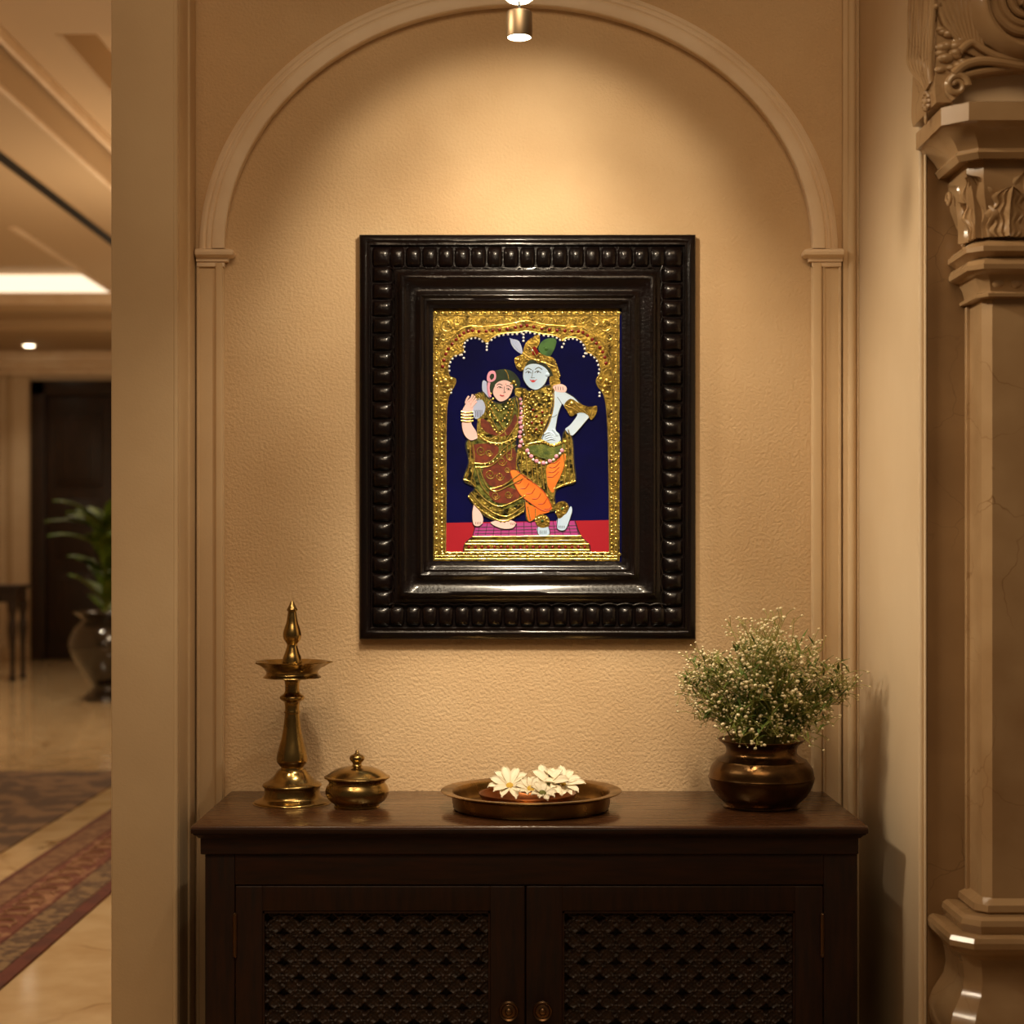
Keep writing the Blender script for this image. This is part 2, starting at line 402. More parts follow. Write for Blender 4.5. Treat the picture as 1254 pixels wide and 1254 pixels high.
base = [(0.012, 1107), (.016, 1109), (.017, 1117), (.013, 1119.5), (.024, 1121), (.036, 1123), (.043, 1128), (.045, 1135), (.042, 1141), (.040, 1144.5), (.060, 1146), (.067, 1150), (.070, 1156), (.069, 1163), (.062, 1169), (.050, 1172), (.044, 1176), (.040, 1188), (.038, 1202), (.042, 1218), (.052, 1232), (.062, 1246), (.068, 1262), (.066, 1280), (.055, 1300), (.048, 1312), (.085, 1316), (.09, 1330), (.09, 1612)]
b0 = [(0, 1100)]+base
bb = []
for (o, py) in b0: bb.append(chamfer_loop(o, max(zf(py, o), 0)))
bb[-1] = chamfer_loop(.09, 0)
m = MB(); m.loops(bb, True, True); m.build('foot', M['column'], ct, ang=28)
capp = [(0, 366), (.014, 363), (.015, 359), (.006, 357), (.010, 345), (.016, 336), (.026, 333), (.032, 329), (.033, 323), (.029, 318), (.020, 315.5), (.026, 312), (.034, 307), (.034, 301), (.028, 296.5), (.014, 294), (.010, 290), (.010, 280), (.020, 262), (.030, 240), (.034, 215), (.032, 196), (.050, 194), (.056, 186), (.052, 181), (.058, 172), (.072, 158), (.082, 149), (.088, 147), (.088, 125), (.084, 124)]
m = MB(); m.loops(loft(capp), True, True); cap = m.build('capital', M['column'], ct, ang=28)

def acanthus(mb, base, up, out, side, h, wd, curl=.35, seed=0, ribs=5):
    """one carved leaf: base point, up axis, outward normal, sideways axis"""
    base, up, out, side = Vector(base), Vector(up), Vector(out), Vector(side)
    nu, nv = 16, 22; vs = []; fs = []
    for layer in (0, 1):
        for j in range(nv+1):
            t_ = j/nv
            half = wd*.5*(math.sin(PI*min(1, .18+t_*.82))**.6)*(1+.22*math.sin(t_*PI*6+seed))
            if t_ > .93: half *= (1-t_)/.07+.05
            o_ = .004+h*curl*t_**2.6; zz = h*(t_-.12*t_**5)
            if t_ > .85: zz -= h*.35*(t_-.85)
            for i in range(nu+1):
                s_ = i/nu*2-1
                rib = .5+.5*math.cos(s_*PI*ribs)
                dep = (.0045*rib*(1-.4*t_)-.006*abs(s_)**1.5) + .006*math.exp(-(s_*6)**2)
                if layer: dep -= .006
                vs.append(base+up*(zz+abs(s_)*-.012*h*8*t_*.2)+out*(o_+dep)+side*(s_*half))
    n = (nu+1)*(nv+1)
    for j in range(nv):
        for i in range(nu):
            a = j*(nu+1)+i; fs.append((a, a+1, a+nu+2, a+nu+1)); fs.append((n+a, n+a+nu+1, n+a+nu+2, n+a+1))
    for j in range(nv):
        a = j*(nu+1); fs.append((a, a+nu+1, n+a+nu+1, n+a)); a += nu; fs.append((a, n+a, n+a+nu+1, a+nu+1))
    for i in range(nu):
        fs.append((i, n+i, n+i+1, i+1)); a = nv*(nu+1)+i; fs.append((a, a+1, n+a+1, n+a))
    mb.add(vs, fs)
ox, oy, oz = ct.location
zb = zf(292, .01)
front_y = -.616-.012-oy
for k, fx in enumerate([.059, .117, .175, .233]):
    m = MB(); acanthus(m, (fx, front_y-.006, zb), (0, 0, 1), (0, -1, 0), (1, 0, 0), .128, .062, .34, k+1, 3); m.build('acanthus_leaf', M['column'], cap)
for k, fx in enumerate([.030, .088, .146, .204, .262]):
    m = MB(); acanthus(m, (fx, front_y-.012, zb), (0, 0, 1), (0, -1, 0), (1, 0, 0), .092, .060, .34, k); m.build('acanthus_leaf', M['column'], cap)
m = MB(); acanthus(m, (-.010, front_y+.002, zb), (0, 0, 1), (-.7, -.7, 0), (.7, -.7, 0), .120, .056, .30, 2); m.build('acanthus_leaf', M['column'], cap)
m = MB(); acanthus(m, (-.018, front_y+.050, zb), (0, 0, 1), (-1, 0, 0), (0, -1, 0), .118, .066, .20, 1); m.build('acanthus_leaf', M['column'], cap)
m = MB(); acanthus(m, (-.010, front_y+.03, zb), (0, 0, 1), (-.9, -.4, 0), (.4, -.9, 0), .075, .05, .34, 3); m.build('acanthus_leaf', M['column'], cap)
m = MB()
for s_ in range(9): m.ball((.02+s_*.03, front_y+.004, zf(345, .01)), .011, 2, (1.1, .5, 1))
m.build('carved_rosette', M['column'], cap)
# small scroll on the side of the capital
def spiral(mb, c, r0, turns, ax1, ax2, rad, n=60, shrink=.75, lift=None, start=0):
    c, ax1, ax2 = Vector(c), Vector(ax1), Vector(ax2); pts = []; rs = []
    for i in range(n+1):
        t_ = i/n; r = r0*(1-shrink*t_); a = start+2*PI*turns*t_
        p = c+ax1*(r*math.cos(a))+ax2*(r*math.sin(a))
        if lift: p += Vector(lift)*t_
        pts.append(p); rs.append(rad*(1-.5*t_))
    mb.tube(pts, rs, 10); return mb
m = MB(); spiral(m, (-.045, front_y+.06, zf(232, .03)), .012, 1.6, (0, 1, 0), (0, 0, 1), .004); m.build('scroll', M['column'], cap)
# springing arch above the impost: block with a sweeping soffit and a carved volute
zi = zf(124.5, .088)
ysf = -.616-.075-oy
def arch_strip(mb, pts_out, pts_in, y0, y1):
    n = len(pts_out); vs = []; fs = []
    for (p, q) in zip(pts_out, pts_in): vs += [(p[0], y0, p[1]), (q[0], y0, q[1]), (q[0], y1, q[1]), (p[0], y1, p[1])]
    for i in range(n-1):
        for k in range(4): fs.append((i*4+k, i*4+(k+1) % 4, (i+1)*4+(k+1) % 4, (i+1)*4+k))
    fs.append((0, 1, 2, 3)); fs.append(tuple((n-1)*4+k for k in (3, 2, 1, 0)))
    mb.add(vs, fs)
DS = 2.61
def L2(px, py): v = WP(px, py, DS); return (v.x-ox, v.z)
def S2(pts, n=8): return [L2(p.x, p.y) for p in smooth_open([(a, b, 0) for a, b in pts], n)]
inn = S2([(1170, 123), (1163, 112), (1166, 101), (1185, 93), (1215, 87), (1260, 83), (1330, 84), (1400, 95), (1440, 122)])
outr = S2([(1149, 123), (1147, 108), (1148, 80), (1150, 20), (1150, -60), (1200, -150), (1330, -160), (1430, -60), (1475, 122)])
m = MB(); arch_strip(m, outr, inn, ysf+.012, -.002); spr = m.build('arch_springer', M['column'], ct)
m = MB(); xa_, xb_ = inn[0][0]-.01, inn[-1][0]+.01
m.box(xa_, xb_, ysf+.040, ysf+.055, zi-.002, L2(0, 78)[1]); m.build('added_infill', M['paint'], spr)  # infill added behind the arch opening, shallow so it catches front light
m = MB()
m.tube([(p[0], ysf+.010, p[1]+.004) for p in inn], .0055, 8)
m.tube([(p[0], ysf+.004, p[1]) for p in S2([(1168, 90), (1182, 79), (1202, 74), (1228, 76), (1262, 80), (1330, 78)])], .0075, 10)
m.tube([(p[0], ysf+.002, p[1]) for p in S2([(1176, 62), (1190, 52), (1204, 60), (1226, 70), (1262, 74), (1330, 68)])], .006, 10)
m.build('arch_moulding', M['column'], spr)
vc = L2(1264, 2)
m = MB()
m.lathe([(.100, 0), (.098, .010), (.093, .022), (.087, .034), (.081, .038), (.075, .034), (.071, .022), (.067, .010), (.062, .004), (0, .002)], n=72)
m.v = [(vc[0]+x, ysf+.012-z, vc[1]+y) for (x, y, z) in m.v]
vo = m.build('round_volute', M['column'], spr)
m = MB()
for st in (0, 1.6, 3.1, 4.6):
    spiral(m, (vc[0], ysf+.006, vc[1]), .062, .8, (1, 0, 0), (0, 0, 1), .009, start=st)
m.ball((vc[0], ysf+.004, vc[1]), .016, 2)
m.build('swirl', M['column'], vo)
m = MB(); c2 = L2(1172, 104)
spiral(m, (c2[0], ysf+.004, c2[1]), .018, 1.5, (1, 0, 0), (0, 0, 1), .0065)
m.build('scroll', M['column'], spr)
m = MB()
for k in range(26):
    px, py = random.uniform(1152, 1188), random.uniform(30, 92)
    a = L2(px, py); m.ball((a[0], ysf+.012, a[1]), random.uniform(.006, .011), 2, (1.3, .8, .8))
for k in range(9):
    p = S2([(1152+k*4.5, 8-k*7), (1158+k*5, 26-k*4), (1172+k*4, 44+k*1), (1186+k*3, 62+k*1.5)], 5)
    m.tube([(q[0], ysf+.008, q[1]) for q in p], [.0062-.0002*i for i in range(len(p))], 8)
m.build('carved_foliage', M['column'], spr)
# carved strands on the side of the springer
m = MB(); xs_ = L2(1148, 100)[0]
def SD(D_, py, o_=0): return (xs_-o_, Yd(D_)-oy, Zp(py, D_))
for k in range(8):
    d0 = 2.615+k*.020
    pts = [SD(d0-.01, -40, .004), SD(d0+.004*math.sin(k*2), 10, .006), SD(d0+.006, 50, .007), SD(d0+.012, 80, .006), SD(2.665+(k-4)*.008, 112-abs(k-4)*3, .003)]
    m.tube(smooth_open(pts, 6), [.0062-.00012*i for i in range(25)], 8)
for k in range(10):
    a = 2*PI*k/10; m.ball(SD(2.672+.016*math.cos(a), 124+10*math.sin(a), .002), .0055, 1)
m.ball(SD(2.672, 124, .002), .009, 2, (.6, 1, 1)); m.ball(SD(2.68, 145, .001), .006, 2, (.5, .9, 1.8))
for k in range(22): m.ball(SD(random.uniform(2.61, 2.76), random.uniform(-6, 26), .002), random.uniform(.006, .009), 2, (.7, 1.3, .8))
m.build('carved_strand', M['column'], ct)

# ================================================================== CABINET
cb = thing('console_cabinet', (.0325, -.21, 0), 'dark wooden console cabinet with two carved lattice doors', 'cabinet')
cx0, cy0 = .0325, -.21
DF = 2.9
def cX(px, D=DF): return Xp(px, D)-cx0
def cY(D): return Yd(D)-cy0
ztop = EYE-.495
m = MB(); m.box(Xp(233, 2.881)-cx0, Xp(1064, 2.881)-cx0, Yd(2.881)-cy0, -.004-cy0, ztop-.014, ztop, .004)
m.build('cabinet_top', M['woodtop'], cb)
m = MB(); m.box(Xp(233.5, 2.881)-cx0, Xp(1063.5, 2.881)-cx0, Yd(2.8815)-cy0, Yd(2.895)-cy0, ztop-.0135, ztop-.0048, .001); m.v = [(x, y-.0012, z) for x, y, z in m.v]; m.build('edge_band', M['wood'], cb)
m = MB()
def ring(x0, x1, yf, z): return [(x0, -.006-cy0, z), (x0, yf, z), (x1, yf, z), (x1, -.006-cy0, z)]
xa, xb = Xp(236, 2.881)-cx0, Xp(1061, 2.881)-cx0
prof = [(.0, ztop-.014), (0, ztop-.016), (.004, ztop-.018), (.008, ztop-.023), (.011, ztop-.024), (.011, ztop-.0515), (.014, ztop-.0535)]
m.loops([ring(xa+o, xb-o, Yd(2.884)+o-cy0, z) for o, z in prof], True, True)
m.build('cornice', M['wood'], cb)
bx0, bx1 = cX(251), cX(1050); zb_ = ztop-.052
m = MB()
m.box(bx0, bx0+.018, cY(2.91), -.006-cy0, 0.0, zb_, .002); m.box(bx1-.018, bx1, cY(2.91), -.006-cy0, 0.0, zb_, .002)
m.box(bx0, bx1, -.016-cy0, -.006-cy0, 0.05, zb_); m.box(bx0+.01, bx1-.01, cY(2.93), -.008-cy0, .06, .08)
m.build('carcass', M['woodv'], cb)
zd1 = Zp(1085, DF); zd0 = .10
MB().box(bx0, cX(287.5), cY(DF), cY(DF)+.024, 0, zb_, .0015).build('stile', M['woodv'], cb)
MB().box(cX(1008.5), bx1, cY(DF), cY(DF)+.024, 0, zb_, .0015).build('stile', M['woodv'], cb)
m = MB(); m.box(cX(287.7), cX(1008.3), cY(DF), cY(DF)+.024, zd1+.002, zb_, .0015); m.build('rail', M['wood'], cb)
MB().box(cX(287.7), cX(1008.3), cY(DF), cY(DF)+.024, .03, zd0-.002, .0015).build('rail', M['wood'], cb)
m = MB(); m.box(cX(641), cX(646), cY(DF)+.028, cY(DF)+.05, zd0, zd1+.01)
m.build('centre_post', M['woodv'], cb)

# carved lattice as a displaced grid, shared by both doors
pw, ph = .403, Zp(1116, DF)-.155
nx, nz = 260, 330
gx = np.linspace(0, pw, nx); gz = np.linspace(0, ph, nz); GX, GZ = np.meshgrid(gx, gz)
ax, az = .0580/2, .0536/2
h = np.zeros_like(GX)
u = (GX-.006)/ax; v = (ph-GZ-.014)/az
# nearest node of the staggered lattice (i+j even)
def near(u, v):
    s_ = np.round((u+v)/2); d_ = np.round((u-v)/2); return u-(s_+d_), v-(s_-d_)
du, dv = near(u, v)
ad, bd = np.abs(du), np.abs(dv)
r = np.sqrt(du**2+dv**2)
star = ad**.62+bd**.62
hole = np.clip((.60-star)*14, 0, 1)
ring1 = np.exp(-((star-.80)/.06)**2)+.8*np.exp(-((r-.80)/.05)**2)
eu, ev = near(u-1, v)     # the other sublattice: flower centres
r2 = np.sqrt(eu**2+ev**2); th = np.arctan2(ev, eu)
pet = np.clip(1-np.abs(r2-.42*(1+.35*np.cos(4*th)))/.16, 0, 1)
core = np.exp(-(r2/.13)**2)
h = .0008*np.sin(u*19)*np.sin(v*21)+.0030*ring1+.0028*pet+.0035*core
h = h*(1-hole)-.012*hole
edge = np.minimum(np.minimum(GX, pw-GX), np.minimum(GZ, ph-GZ)); h = np.where(edge < .002, 0, h)
me = bpy.data.meshes.new('lattice')
verts = np.stack([GX, -h, GZ], -1).reshape(-1, 3)
ii, jj = np.meshgrid(np.arange(nx-1), np.arange(nz-1)); a_ = (jj*nx+ii).ravel()
faces = np.stack([a_, a_+1, a_+nx+1, a_+nx], -1)
me.vertices.add(len(verts)); me.vertices.foreach_set('co', verts.ravel())
me.loops.add(faces.size); me.loops.foreach_set('vertex_index', faces.ravel())
me.polygons.add(len(faces)); me.polygons.foreach_set('loop_start', np.arange(len(faces))*4)
me.update(calc_edges=True); me.validate(); me.polygons.foreach_set('use_smooth', [True]*len(faces)); me.materials.append(M['jali'])

doors = [(288.5, 642.6, 322, 600, 623, 288), (644.4, 1007.6, 689, 973, 664.5, 1006.5)]
for (d0, d1, p0, p1, kx, hx) in doors:
    yf = cY(DF)-.0015; yb = yf+.022
    X0, X1, P0, P1 = cX(d0), cX(d1), cX(p0), cX(p1); pz0, pz1 = .155, Zp(1116, DF)
    m = MB(); m.box(X0, P0, yf, yb, zd0, zd1, .0018); m.box(P1, X1, yf, yb, zd0, zd1, .0018)
    m.box(P0-.001, P1+.001, yf, yb, pz1, zd1, .0018); m.box(P0-.001, P1+.001, yf, yb, zd0, pz0, .0018)
    dr = m.build('door', M['woodv'], cb)
    lo = bpy.data.objects.new('lattice_panel', me); COL.objects.link(lo); lo.parent = dr
    lo.location = (P0, yf+.008, pz0); lo.scale = ((P1-P0)/pw, 1, (pz1-pz0)/ph)
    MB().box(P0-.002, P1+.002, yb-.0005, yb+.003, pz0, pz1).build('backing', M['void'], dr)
    m = MB(); e = .003
    m.box(P0, P0+e, yf-.001, yf+.010, pz0, pz1); m.box(P1-e, P1, yf-.001, yf+.010, pz0, pz1); m.box(P0, P1, yf-.001, yf+.010, pz1-e, pz1); m.box(P0, P1, yf-.001, yf+.010, pz0, pz0+e)
    m.build('panel_bead', M['wood'], dr)
    m = MB(); kz = Zp(1240.5, DF-.03)
    R = .0175
    m.lathe([(.008, 0), (.008, .010), (.010, .013), (R, .016), (R+.0004, .019), (R-.0015, .0225), (R-.003, .0215), (R-.0045, .0205), (R-.006, .0225), (.007, .0235), (.006, .022), (.004, .0235), (0, .0245)], n=40)
    m.v = [(x+Xp(kx, DF-.03)-cx0, yf-z, y+kz) for x, y, z in m.v]
    m.build('knob', M['bronze'], dr)
    for hz in (Zp(1145, DF), .22):
        m = MB(); m.tube([(cX(hx), yf-.001, hz-.035), (cX(hx), yf-.001, hz+.035)], .0038, 10)
        m.ball((cX(hx), yf-.001, hz+.036), .0045, 1); m.ball((cX(hx), yf-.001, hz-.036), .0045, 1)
        m.build('hinge', M['bronze'], dr)

# ================================================================== BRASS THINGS
def zoomprof(pts, k, v0): return [(u_*k, (v0-v_)*k) for (u_, v_) in pts]
# oil lamp
k_ = .3638e-3; v0 = 1139
lx, ly = Xp(357.8, 3.145), Yd(3.145)
lp = thing('oil_lamp', (lx, ly, ztop), 'tall brass oil lamp with pointed finial and shallow dish on the cabinet', 'lamp')
m = MB(); m.lathe(profile([(0, 1139), (196, 1139), (201, 1135), (197, 1129), (180, 1122), (160, 1112), (150, 1098), (146, 1078), (147, 1056), (155, 1050), (156, 1042), (148, 1034), (130, 1024), (105, 1006), (90, 990), (80, 974), (72, 962)][::1], 3) if False else zoomprof(profile([(0, 1139), (192, 1139), (201, 1135), (198, 1129), (182, 1122), (160, 1112), (150, 1098), (146, 1078), (147, 1058), (155, 1051), (156, 1043), (148, 1035), (128, 1024), (105, 1006), (90, 988), (80, 972), (70, 962)], 3), k_, v0), n=72)
m.build('base', M['brass'], lp)
m = MB(); m.lathe(zoomprof(profile([(62, 964), (60, 950), (66, 944), (70, 938), (80, 925), (83, 908), (79, 880), (70, 845), (58, 800), (48, 750), (42, 700), (39, 668), (43, 664), (43, 656), (38, 650), (40, 615), (46, 604), (58, 596), (66, 584), (60, 572), (45, 562), (38, 545), (39, 505), (46, 492), (52, 486), (52, 470)], 3), k_, v0), n=56)
m.build('stem', M['brass'], lp)
dish = zoomprof(profile([(50, 470), (110, 476), (150, 478), (151, 472), (140, 462), (136, 450), (142, 438), (160, 418), (178, 404), (190, 396), (190, 391), (176, 396), (150, 412), (110, 428), (50, 432)], 3), k_, v0)
m = MB(); n = 90; vs = []
for (r_, z_) in dish:
    for q in range(n):
        a = 2*PI*q/n; rr = r_
        if r_ > 155*k_:
            sp = max(0, math.cos(2.5*(a)) )**1 if False else max(0, math.cos(5*(a)/1.0))**6
            rr = r_*(1+.13*sp*(r_/(190*k_))**3)
        vs.append((rr*math.cos(a), rr*math.sin(a), z_))
fs = []
for i in range(len(dish)-1):
    for q in range(n): q2 = (q+1) % n; fs.append((i*n+q, i*n+q2, (i+1)*n+q2, (i+1)*n+q))
m.add(vs, fs); m.build('dish', M['brass'], lp)
m = MB(); m.lathe(zoomprof(profile([(50, 434), (52, 400), (48, 370), (40, 350), (33, 328), (28, 310), (30, 296), (44, 276), (49, 248), (42, 218), (31, 185), (25, 150), (22, 128), (28, 122), (28, 116), (18, 98), (8, 76), (0, 62)], 3), k_, v0), n=48)
m.build('finial', M['brass'], lp)
# lidded pot
k_ = .3586e-3; v0 = 1156
pt = thing('lidded_pot', (Xp(437.3, 3.1), Yd(3.1), ztop), 'small round brass pot with knobbed lid beside the oil lamp', 'pot')
m = MB(); m.lathe(zoomprof(profile([(0, 1156), (112, 1156), (118, 1150), (120, 1142), (145, 1124), (162, 1100), (168, 1078), (162, 1052), (150, 1034), (150, 1022), (160, 1012), (150, 1008), (142, 1010)], 3), k_, v0), n=64); m.build('body', M['brass'], pt)
m = MB(); m.lathe(zoomprof(profile([(150, 1006), (170, 1006), (174, 1001), (172, 996), (160, 992), (150, 984), (125, 968), (95, 955), (62, 948), (34, 944), (26, 938), (23, 930), (27, 922), (38, 910), (40, 900), (34, 888), (16, 878), (9, 871), (10, 866), (5, 860), (0, 857)], 3), k_, v0), n=64); m.build('lid', M['brass'], pt)
# tray
TX, TD = .0377, 3.08
tr = thing('brass_tray', (TX, Yd(TD), ztop), 'wide shallow round brass tray holding a dish of white flowers', 'tray')
m = MB(); m.lathe(profile([(0, 0), (.12, 0), (.142, .001), (.147, .004), (.149, .016), (.150, .026), (.158, .0305), (.169, .0325), (.170, .0345), (.166, .0350), (.152, .0335), (.1475, .030), (.1455, .018), (.143, .008), (.138, .0045), (.12, .004), (0, .004)], 2), n=128); m.build('tray_body', M['brassdark'], tr)
fd = thing('flower_dish', (Xp(646, 3.07), Yd(3.06), ztop+.0042), 'small copper coloured dish under the white daisies in the tray', 'dish')
m = MB(); m.lathe(profile([(0, 0), (.055, 0), (.078, .006), (.088, .020), (.091, .027), (.089, .0275), (.085, .020), (.072, .007), (.05, .005), (0, .005)], 2), n=96); m.build('dish_body', mat('copper', srgb(140, 84, 48), .35, 1), fd)

def petal_mesh(L_, W_):
    m = MB(); nu, nv = 10, 6; vs = []; fs = []
    for lay in (0, 1):
        for i in range(nu+1):
            t_ = i/nu; hw = W_*.5*(math.sin(PI*(.10+.90*t_)**1.35*.93)**.75 if t_ < 1 else .25)
            hw = max(hw, W_*.10)
            for j in range(nv+1):
                s_ = j/nv*2-1
                zz = .10*L_*math.sin(t_*PI*.8)+.0014*math.cos(s_*PI*2)*(t_) + .05*L_*s_*s_ - .10*L_*t_**3
                xx = L_*t_ - (.05*L_*s_*s_ if i == nu else 0)
                vs.append((xx, s_*hw, zz-(.0007 if lay else 0)))
    n = (nu+1)*(nv+1)
    for i in range(nu):
        for j in range(nv):
            a = i*(nv+1)+j; fs += [(a, a+1, a+nv+2, a+nv+1), (n+a, n+a+nv+1, n+a+nv+2, n+a+1)]
    for i in range(nu):
        a = i*(nv+1); fs.append((a, a+nv+1, n+a+nv+1, n+a)); a += nv; fs.append((a, n+a, n+a+nv+1, a+nv+1))
    for j in range(nv):
        fs.append((j, n+j, n+j+1, j+1)); a = nu*(nv+1)+j; fs.append((a, a+1, n+a+1, n+a))
    m.add(vs, fs); return m.mesh('petal', M['petal'], 60)
PM = petal_mesh(.042, .0165); PM2 = petal_mesh(.026, .013)
cm = MB()
cm.lathe(profile([(0, .000), (.006, .0), (.0075, .003), (.0065, .006), (.003, .0078), (0, .008)], 3), n=24)
CM = cm.mesh('flower_centre', M['pollen'], 60)
MG = mat('green_pollen', srgb(104, 104, 44), .8, bump=.6, bscale=600)
def daisy(px, py, D, tilt, yaw, np_, pm, label, sc=1, green=False, roll=0, elev=.30):
    r_ = thing('daisy', WP(px, py, D), label, 'flower', 'white daisies in the brass tray')
    r_.rotation_euler = (tilt, 0, yaw); r_.scale = (sc,)*3
    c_ = bpy.data.objects.new('flower_centre', CM if not green else CM.copy()); COL.objects.link(c_); c_.parent = r_
    if green: c_.data.materials[0] = MG
    for q in range(np_):
        p_ = bpy.data.objects.new('petal', pm); COL.objects.link(p_); p_.parent = r_
        e = elev+random.uniform(-.13, .13)
        p_.rotation_euler = (random.uniform(-.25, .25), -e, roll+2*PI*q/np_+random.uniform(-.1, .1))
        s_ = random.uniform(.86, 1.04); p_.location = (.003*math.cos(p_.rotation_euler.z), .003*math.sin(p_.rotation_euler.z), .001+.001*(q % 2)); p_.scale = (s_, 1, s_)
    return r_
daisy(672, 961, 3.10, .62, -.15, 11, PM, 'large white daisy with greenish centre, second from the right in the tray', 1.0, True, .3)
daisy(688, 962, 3.11, .55, .5, 11, PM, 'rightmost white daisy in the brass tray, yellow centre partly hidden', 1.0, False, .1)
daisy(624, 964, 3.06, .62, .05, 12, PM, 'leftmost large white daisy with yellow centre in the brass tray', 1.0, False, .2)
daisy(650, 968, 3.03, .6, .1, 9, PM2, 'small ruffled white daisy between the two large daisies', 1.05, False, .2, .45)
daisy(664, 973, 3.0, .5, .3, 9, PM2, 'small white daisy lowest at the front of the flower dish', .95, True, .6, .35)

# flower pot
k_ = .3462e-3; v0 = 1152
VX, VD = Xp(932.4, 3.1), 3.1
vs_ = thing('brass_vase', (VX, Yd(VD), ztop), 'squat round dark brass vase at the right end of the cabinet', 'vase')
m = MB(); m.lathe(zoomprof(profile([(0, 1152), (196, 1152), (200, 1146), (196, 1138), (214, 1122), (244, 1092), (270, 1052), (284, 1015), (287, 998), (290, 993), (290, 988), (286, 984), (280, 950), (268, 925), (246, 900), (246, 896), (240, 893), (212, 878), (194, 860), (192, 835), (204, 812), (226, 796), (236, 787), (234, 782), (222, 786), (200, 800), (184, 818), (180, 860), (200, 900), (0, 905)], 3), k_, v0), n=96); m.build('vase_body', M['vasebrass'], vs_)

# baby's breath
pl = thing('flowering_plant', (VX, Yd(VD), ztop+(v0-880)*k_), "leafy green bunch of tiny cream blossoms growing from the brass vase", 'plant')
base_z = 0
def pz(u_, v_): return ((u_-548)*k_, (880-v_)*k_)
poly_out = [(90, 530), (110, 440), (140, 340), (190, 295), (300, 310), (400, 240), (395, 140), (440, 118), (520, 112), (610, 90), (650, 78), (720, 105), (700, 220), (790, 245), (870, 250), (905, 300), (930, 380), (1010, 350), (1065, 400), (1072, 480), (1030, 560), (990, 600), (930, 690), (860, 755), (780, 790), (640, 800), (440, 790), (330, 740), (190, 690), (130, 620)]
def inside(x, y, P):
    c_ = False; n = len(P)
    for i in range(n):
        x1, y1 = P[i]; x2, y2 = P[i-1]
        if (y1 > y) != (y2 > y) and x < (x2-x1)*(y-y1)/(y2-y1)+x1: c_ = not c_
    return c_
stems, leaves, bl = MB(), MB(), []
tips = []
while len(tips) < 240:
    u_, v_ = random.uniform(90, 1072), random.uniform(80, 780)
    if inside(u_, v_, poly_out): tips.append((u_, v_))
tips += [(poly_out[i][0]*.97+548*.03, poly_out[i][1]*.97+500*.03) for i in range(0, 26)]
for (u_, v_) in tips:
    x, z = pz(u_, v_)
    rad = abs(x)/.16
    ymax = .11*math.sqrt(max(.05, 1-min(1, rad)**2)); y = random.uniform(-ymax*1.15, ymax)
    rx, ry = random.uniform(-.03, .03)+x*.15, random.uniform(-.03, .03)
    p0 = Vector((rx*.8, ry*.8, 0)); p1 = Vector((rx*1.3+x*.12, ry+y*.2, .04+z*.25)); p3 = Vector((x, y, z)); p2 = p1.lerp(p3, .55)+Vector((x*.02, 0, .012))
    pts = smooth_open([p0, p1, p2, p3], 4)
    stems.tube(pts, [.0011*(1-.5*i/len(pts)) for i in range(len(pts))], 5)
    # branchlets with blossoms
    for q in range(random.randint(7, 12)):
        s_ = pts[random.randint(len(pts)//2+1, len(pts)-1)]
        d_ = Vector((random.gauss(0, 1), random.gauss(0, 1), random.gauss(.5, .8))).normalized()*random.uniform(.012, .028)
        e = s_+d_
        if VD+CAMY+e.y > -.02: continue
        stems.tube([s_, s_+d_*.5+Vector((0, 0, .002)), e], .00055, 4)
        bl.append((e, random.uniform(.0018, .0034)))
    for q in range(random.randint(6, 10)):
        i = random.randint(3, len(pts)-2)
        s_ = pts[i]
        if s_.z > .215 or random.random() < s_.z*2.2: continue
        a = random.uniform(0, 2*PI); L_ = random.uniform(.018, .042); d_ = Vector((math.cos(a)*.7, math.sin(a)*.7, random.uniform(.3, 1.1))).normalized(); sd = d_.cross(Vector((0, 0, 1))).normalized()*random.uniform(.0018, .0034)
        up = sd.cross(d_).normalized()*.0004
        mm = s_+d_*L_*.5; e = s_+d_*L_+Vector((0, 0, -.004))
        leaves.add([s_+up, mm+sd+up, e+up, mm-sd+up, s_-up, mm+sd-up, e-up, mm-sd-up], [(0, 1, 2, 3), (7, 6, 5, 4), (0, 4, 5, 1), (1, 5, 6, 2), (2, 6, 7, 3), (3, 7, 4, 0)])
stems.build('stems', M['stem'], pl)
tag(leaves.build('leaves', M['leafg'], pl), kind='stuff')
bm_ = MB(); bm_.ball((0, 0, 0), 1, 2, (1, 1, .85))
for q in range(5):
    a = q*2*PI/5; bm_.ball((.55*math.cos(a), .55*math.sin(a), .25), .55, 1)
BMm = bm_.mesh('blossom', M['blossom'], 60)
bl.sort(key=lambda b: b[0].y-b[1]*25)
rest = MB()
for i, (p, r_) in enumerate(bl):
    if i < 100:
        o = bpy.data.objects.new('blossom', BMm); COL.objects.link(o); o.parent = pl; o.location = p; o.scale = (r_*1.15,)*3
        o.rotation_euler = (random.uniform(-.6, .6), random.uniform(-.6, .6), 0)
    else: rest.ball(p, r_, 1, (1, 1, .85))
tag(rest.build('blossoms', M['blossom'], pl, ang=60), kind='stuff')

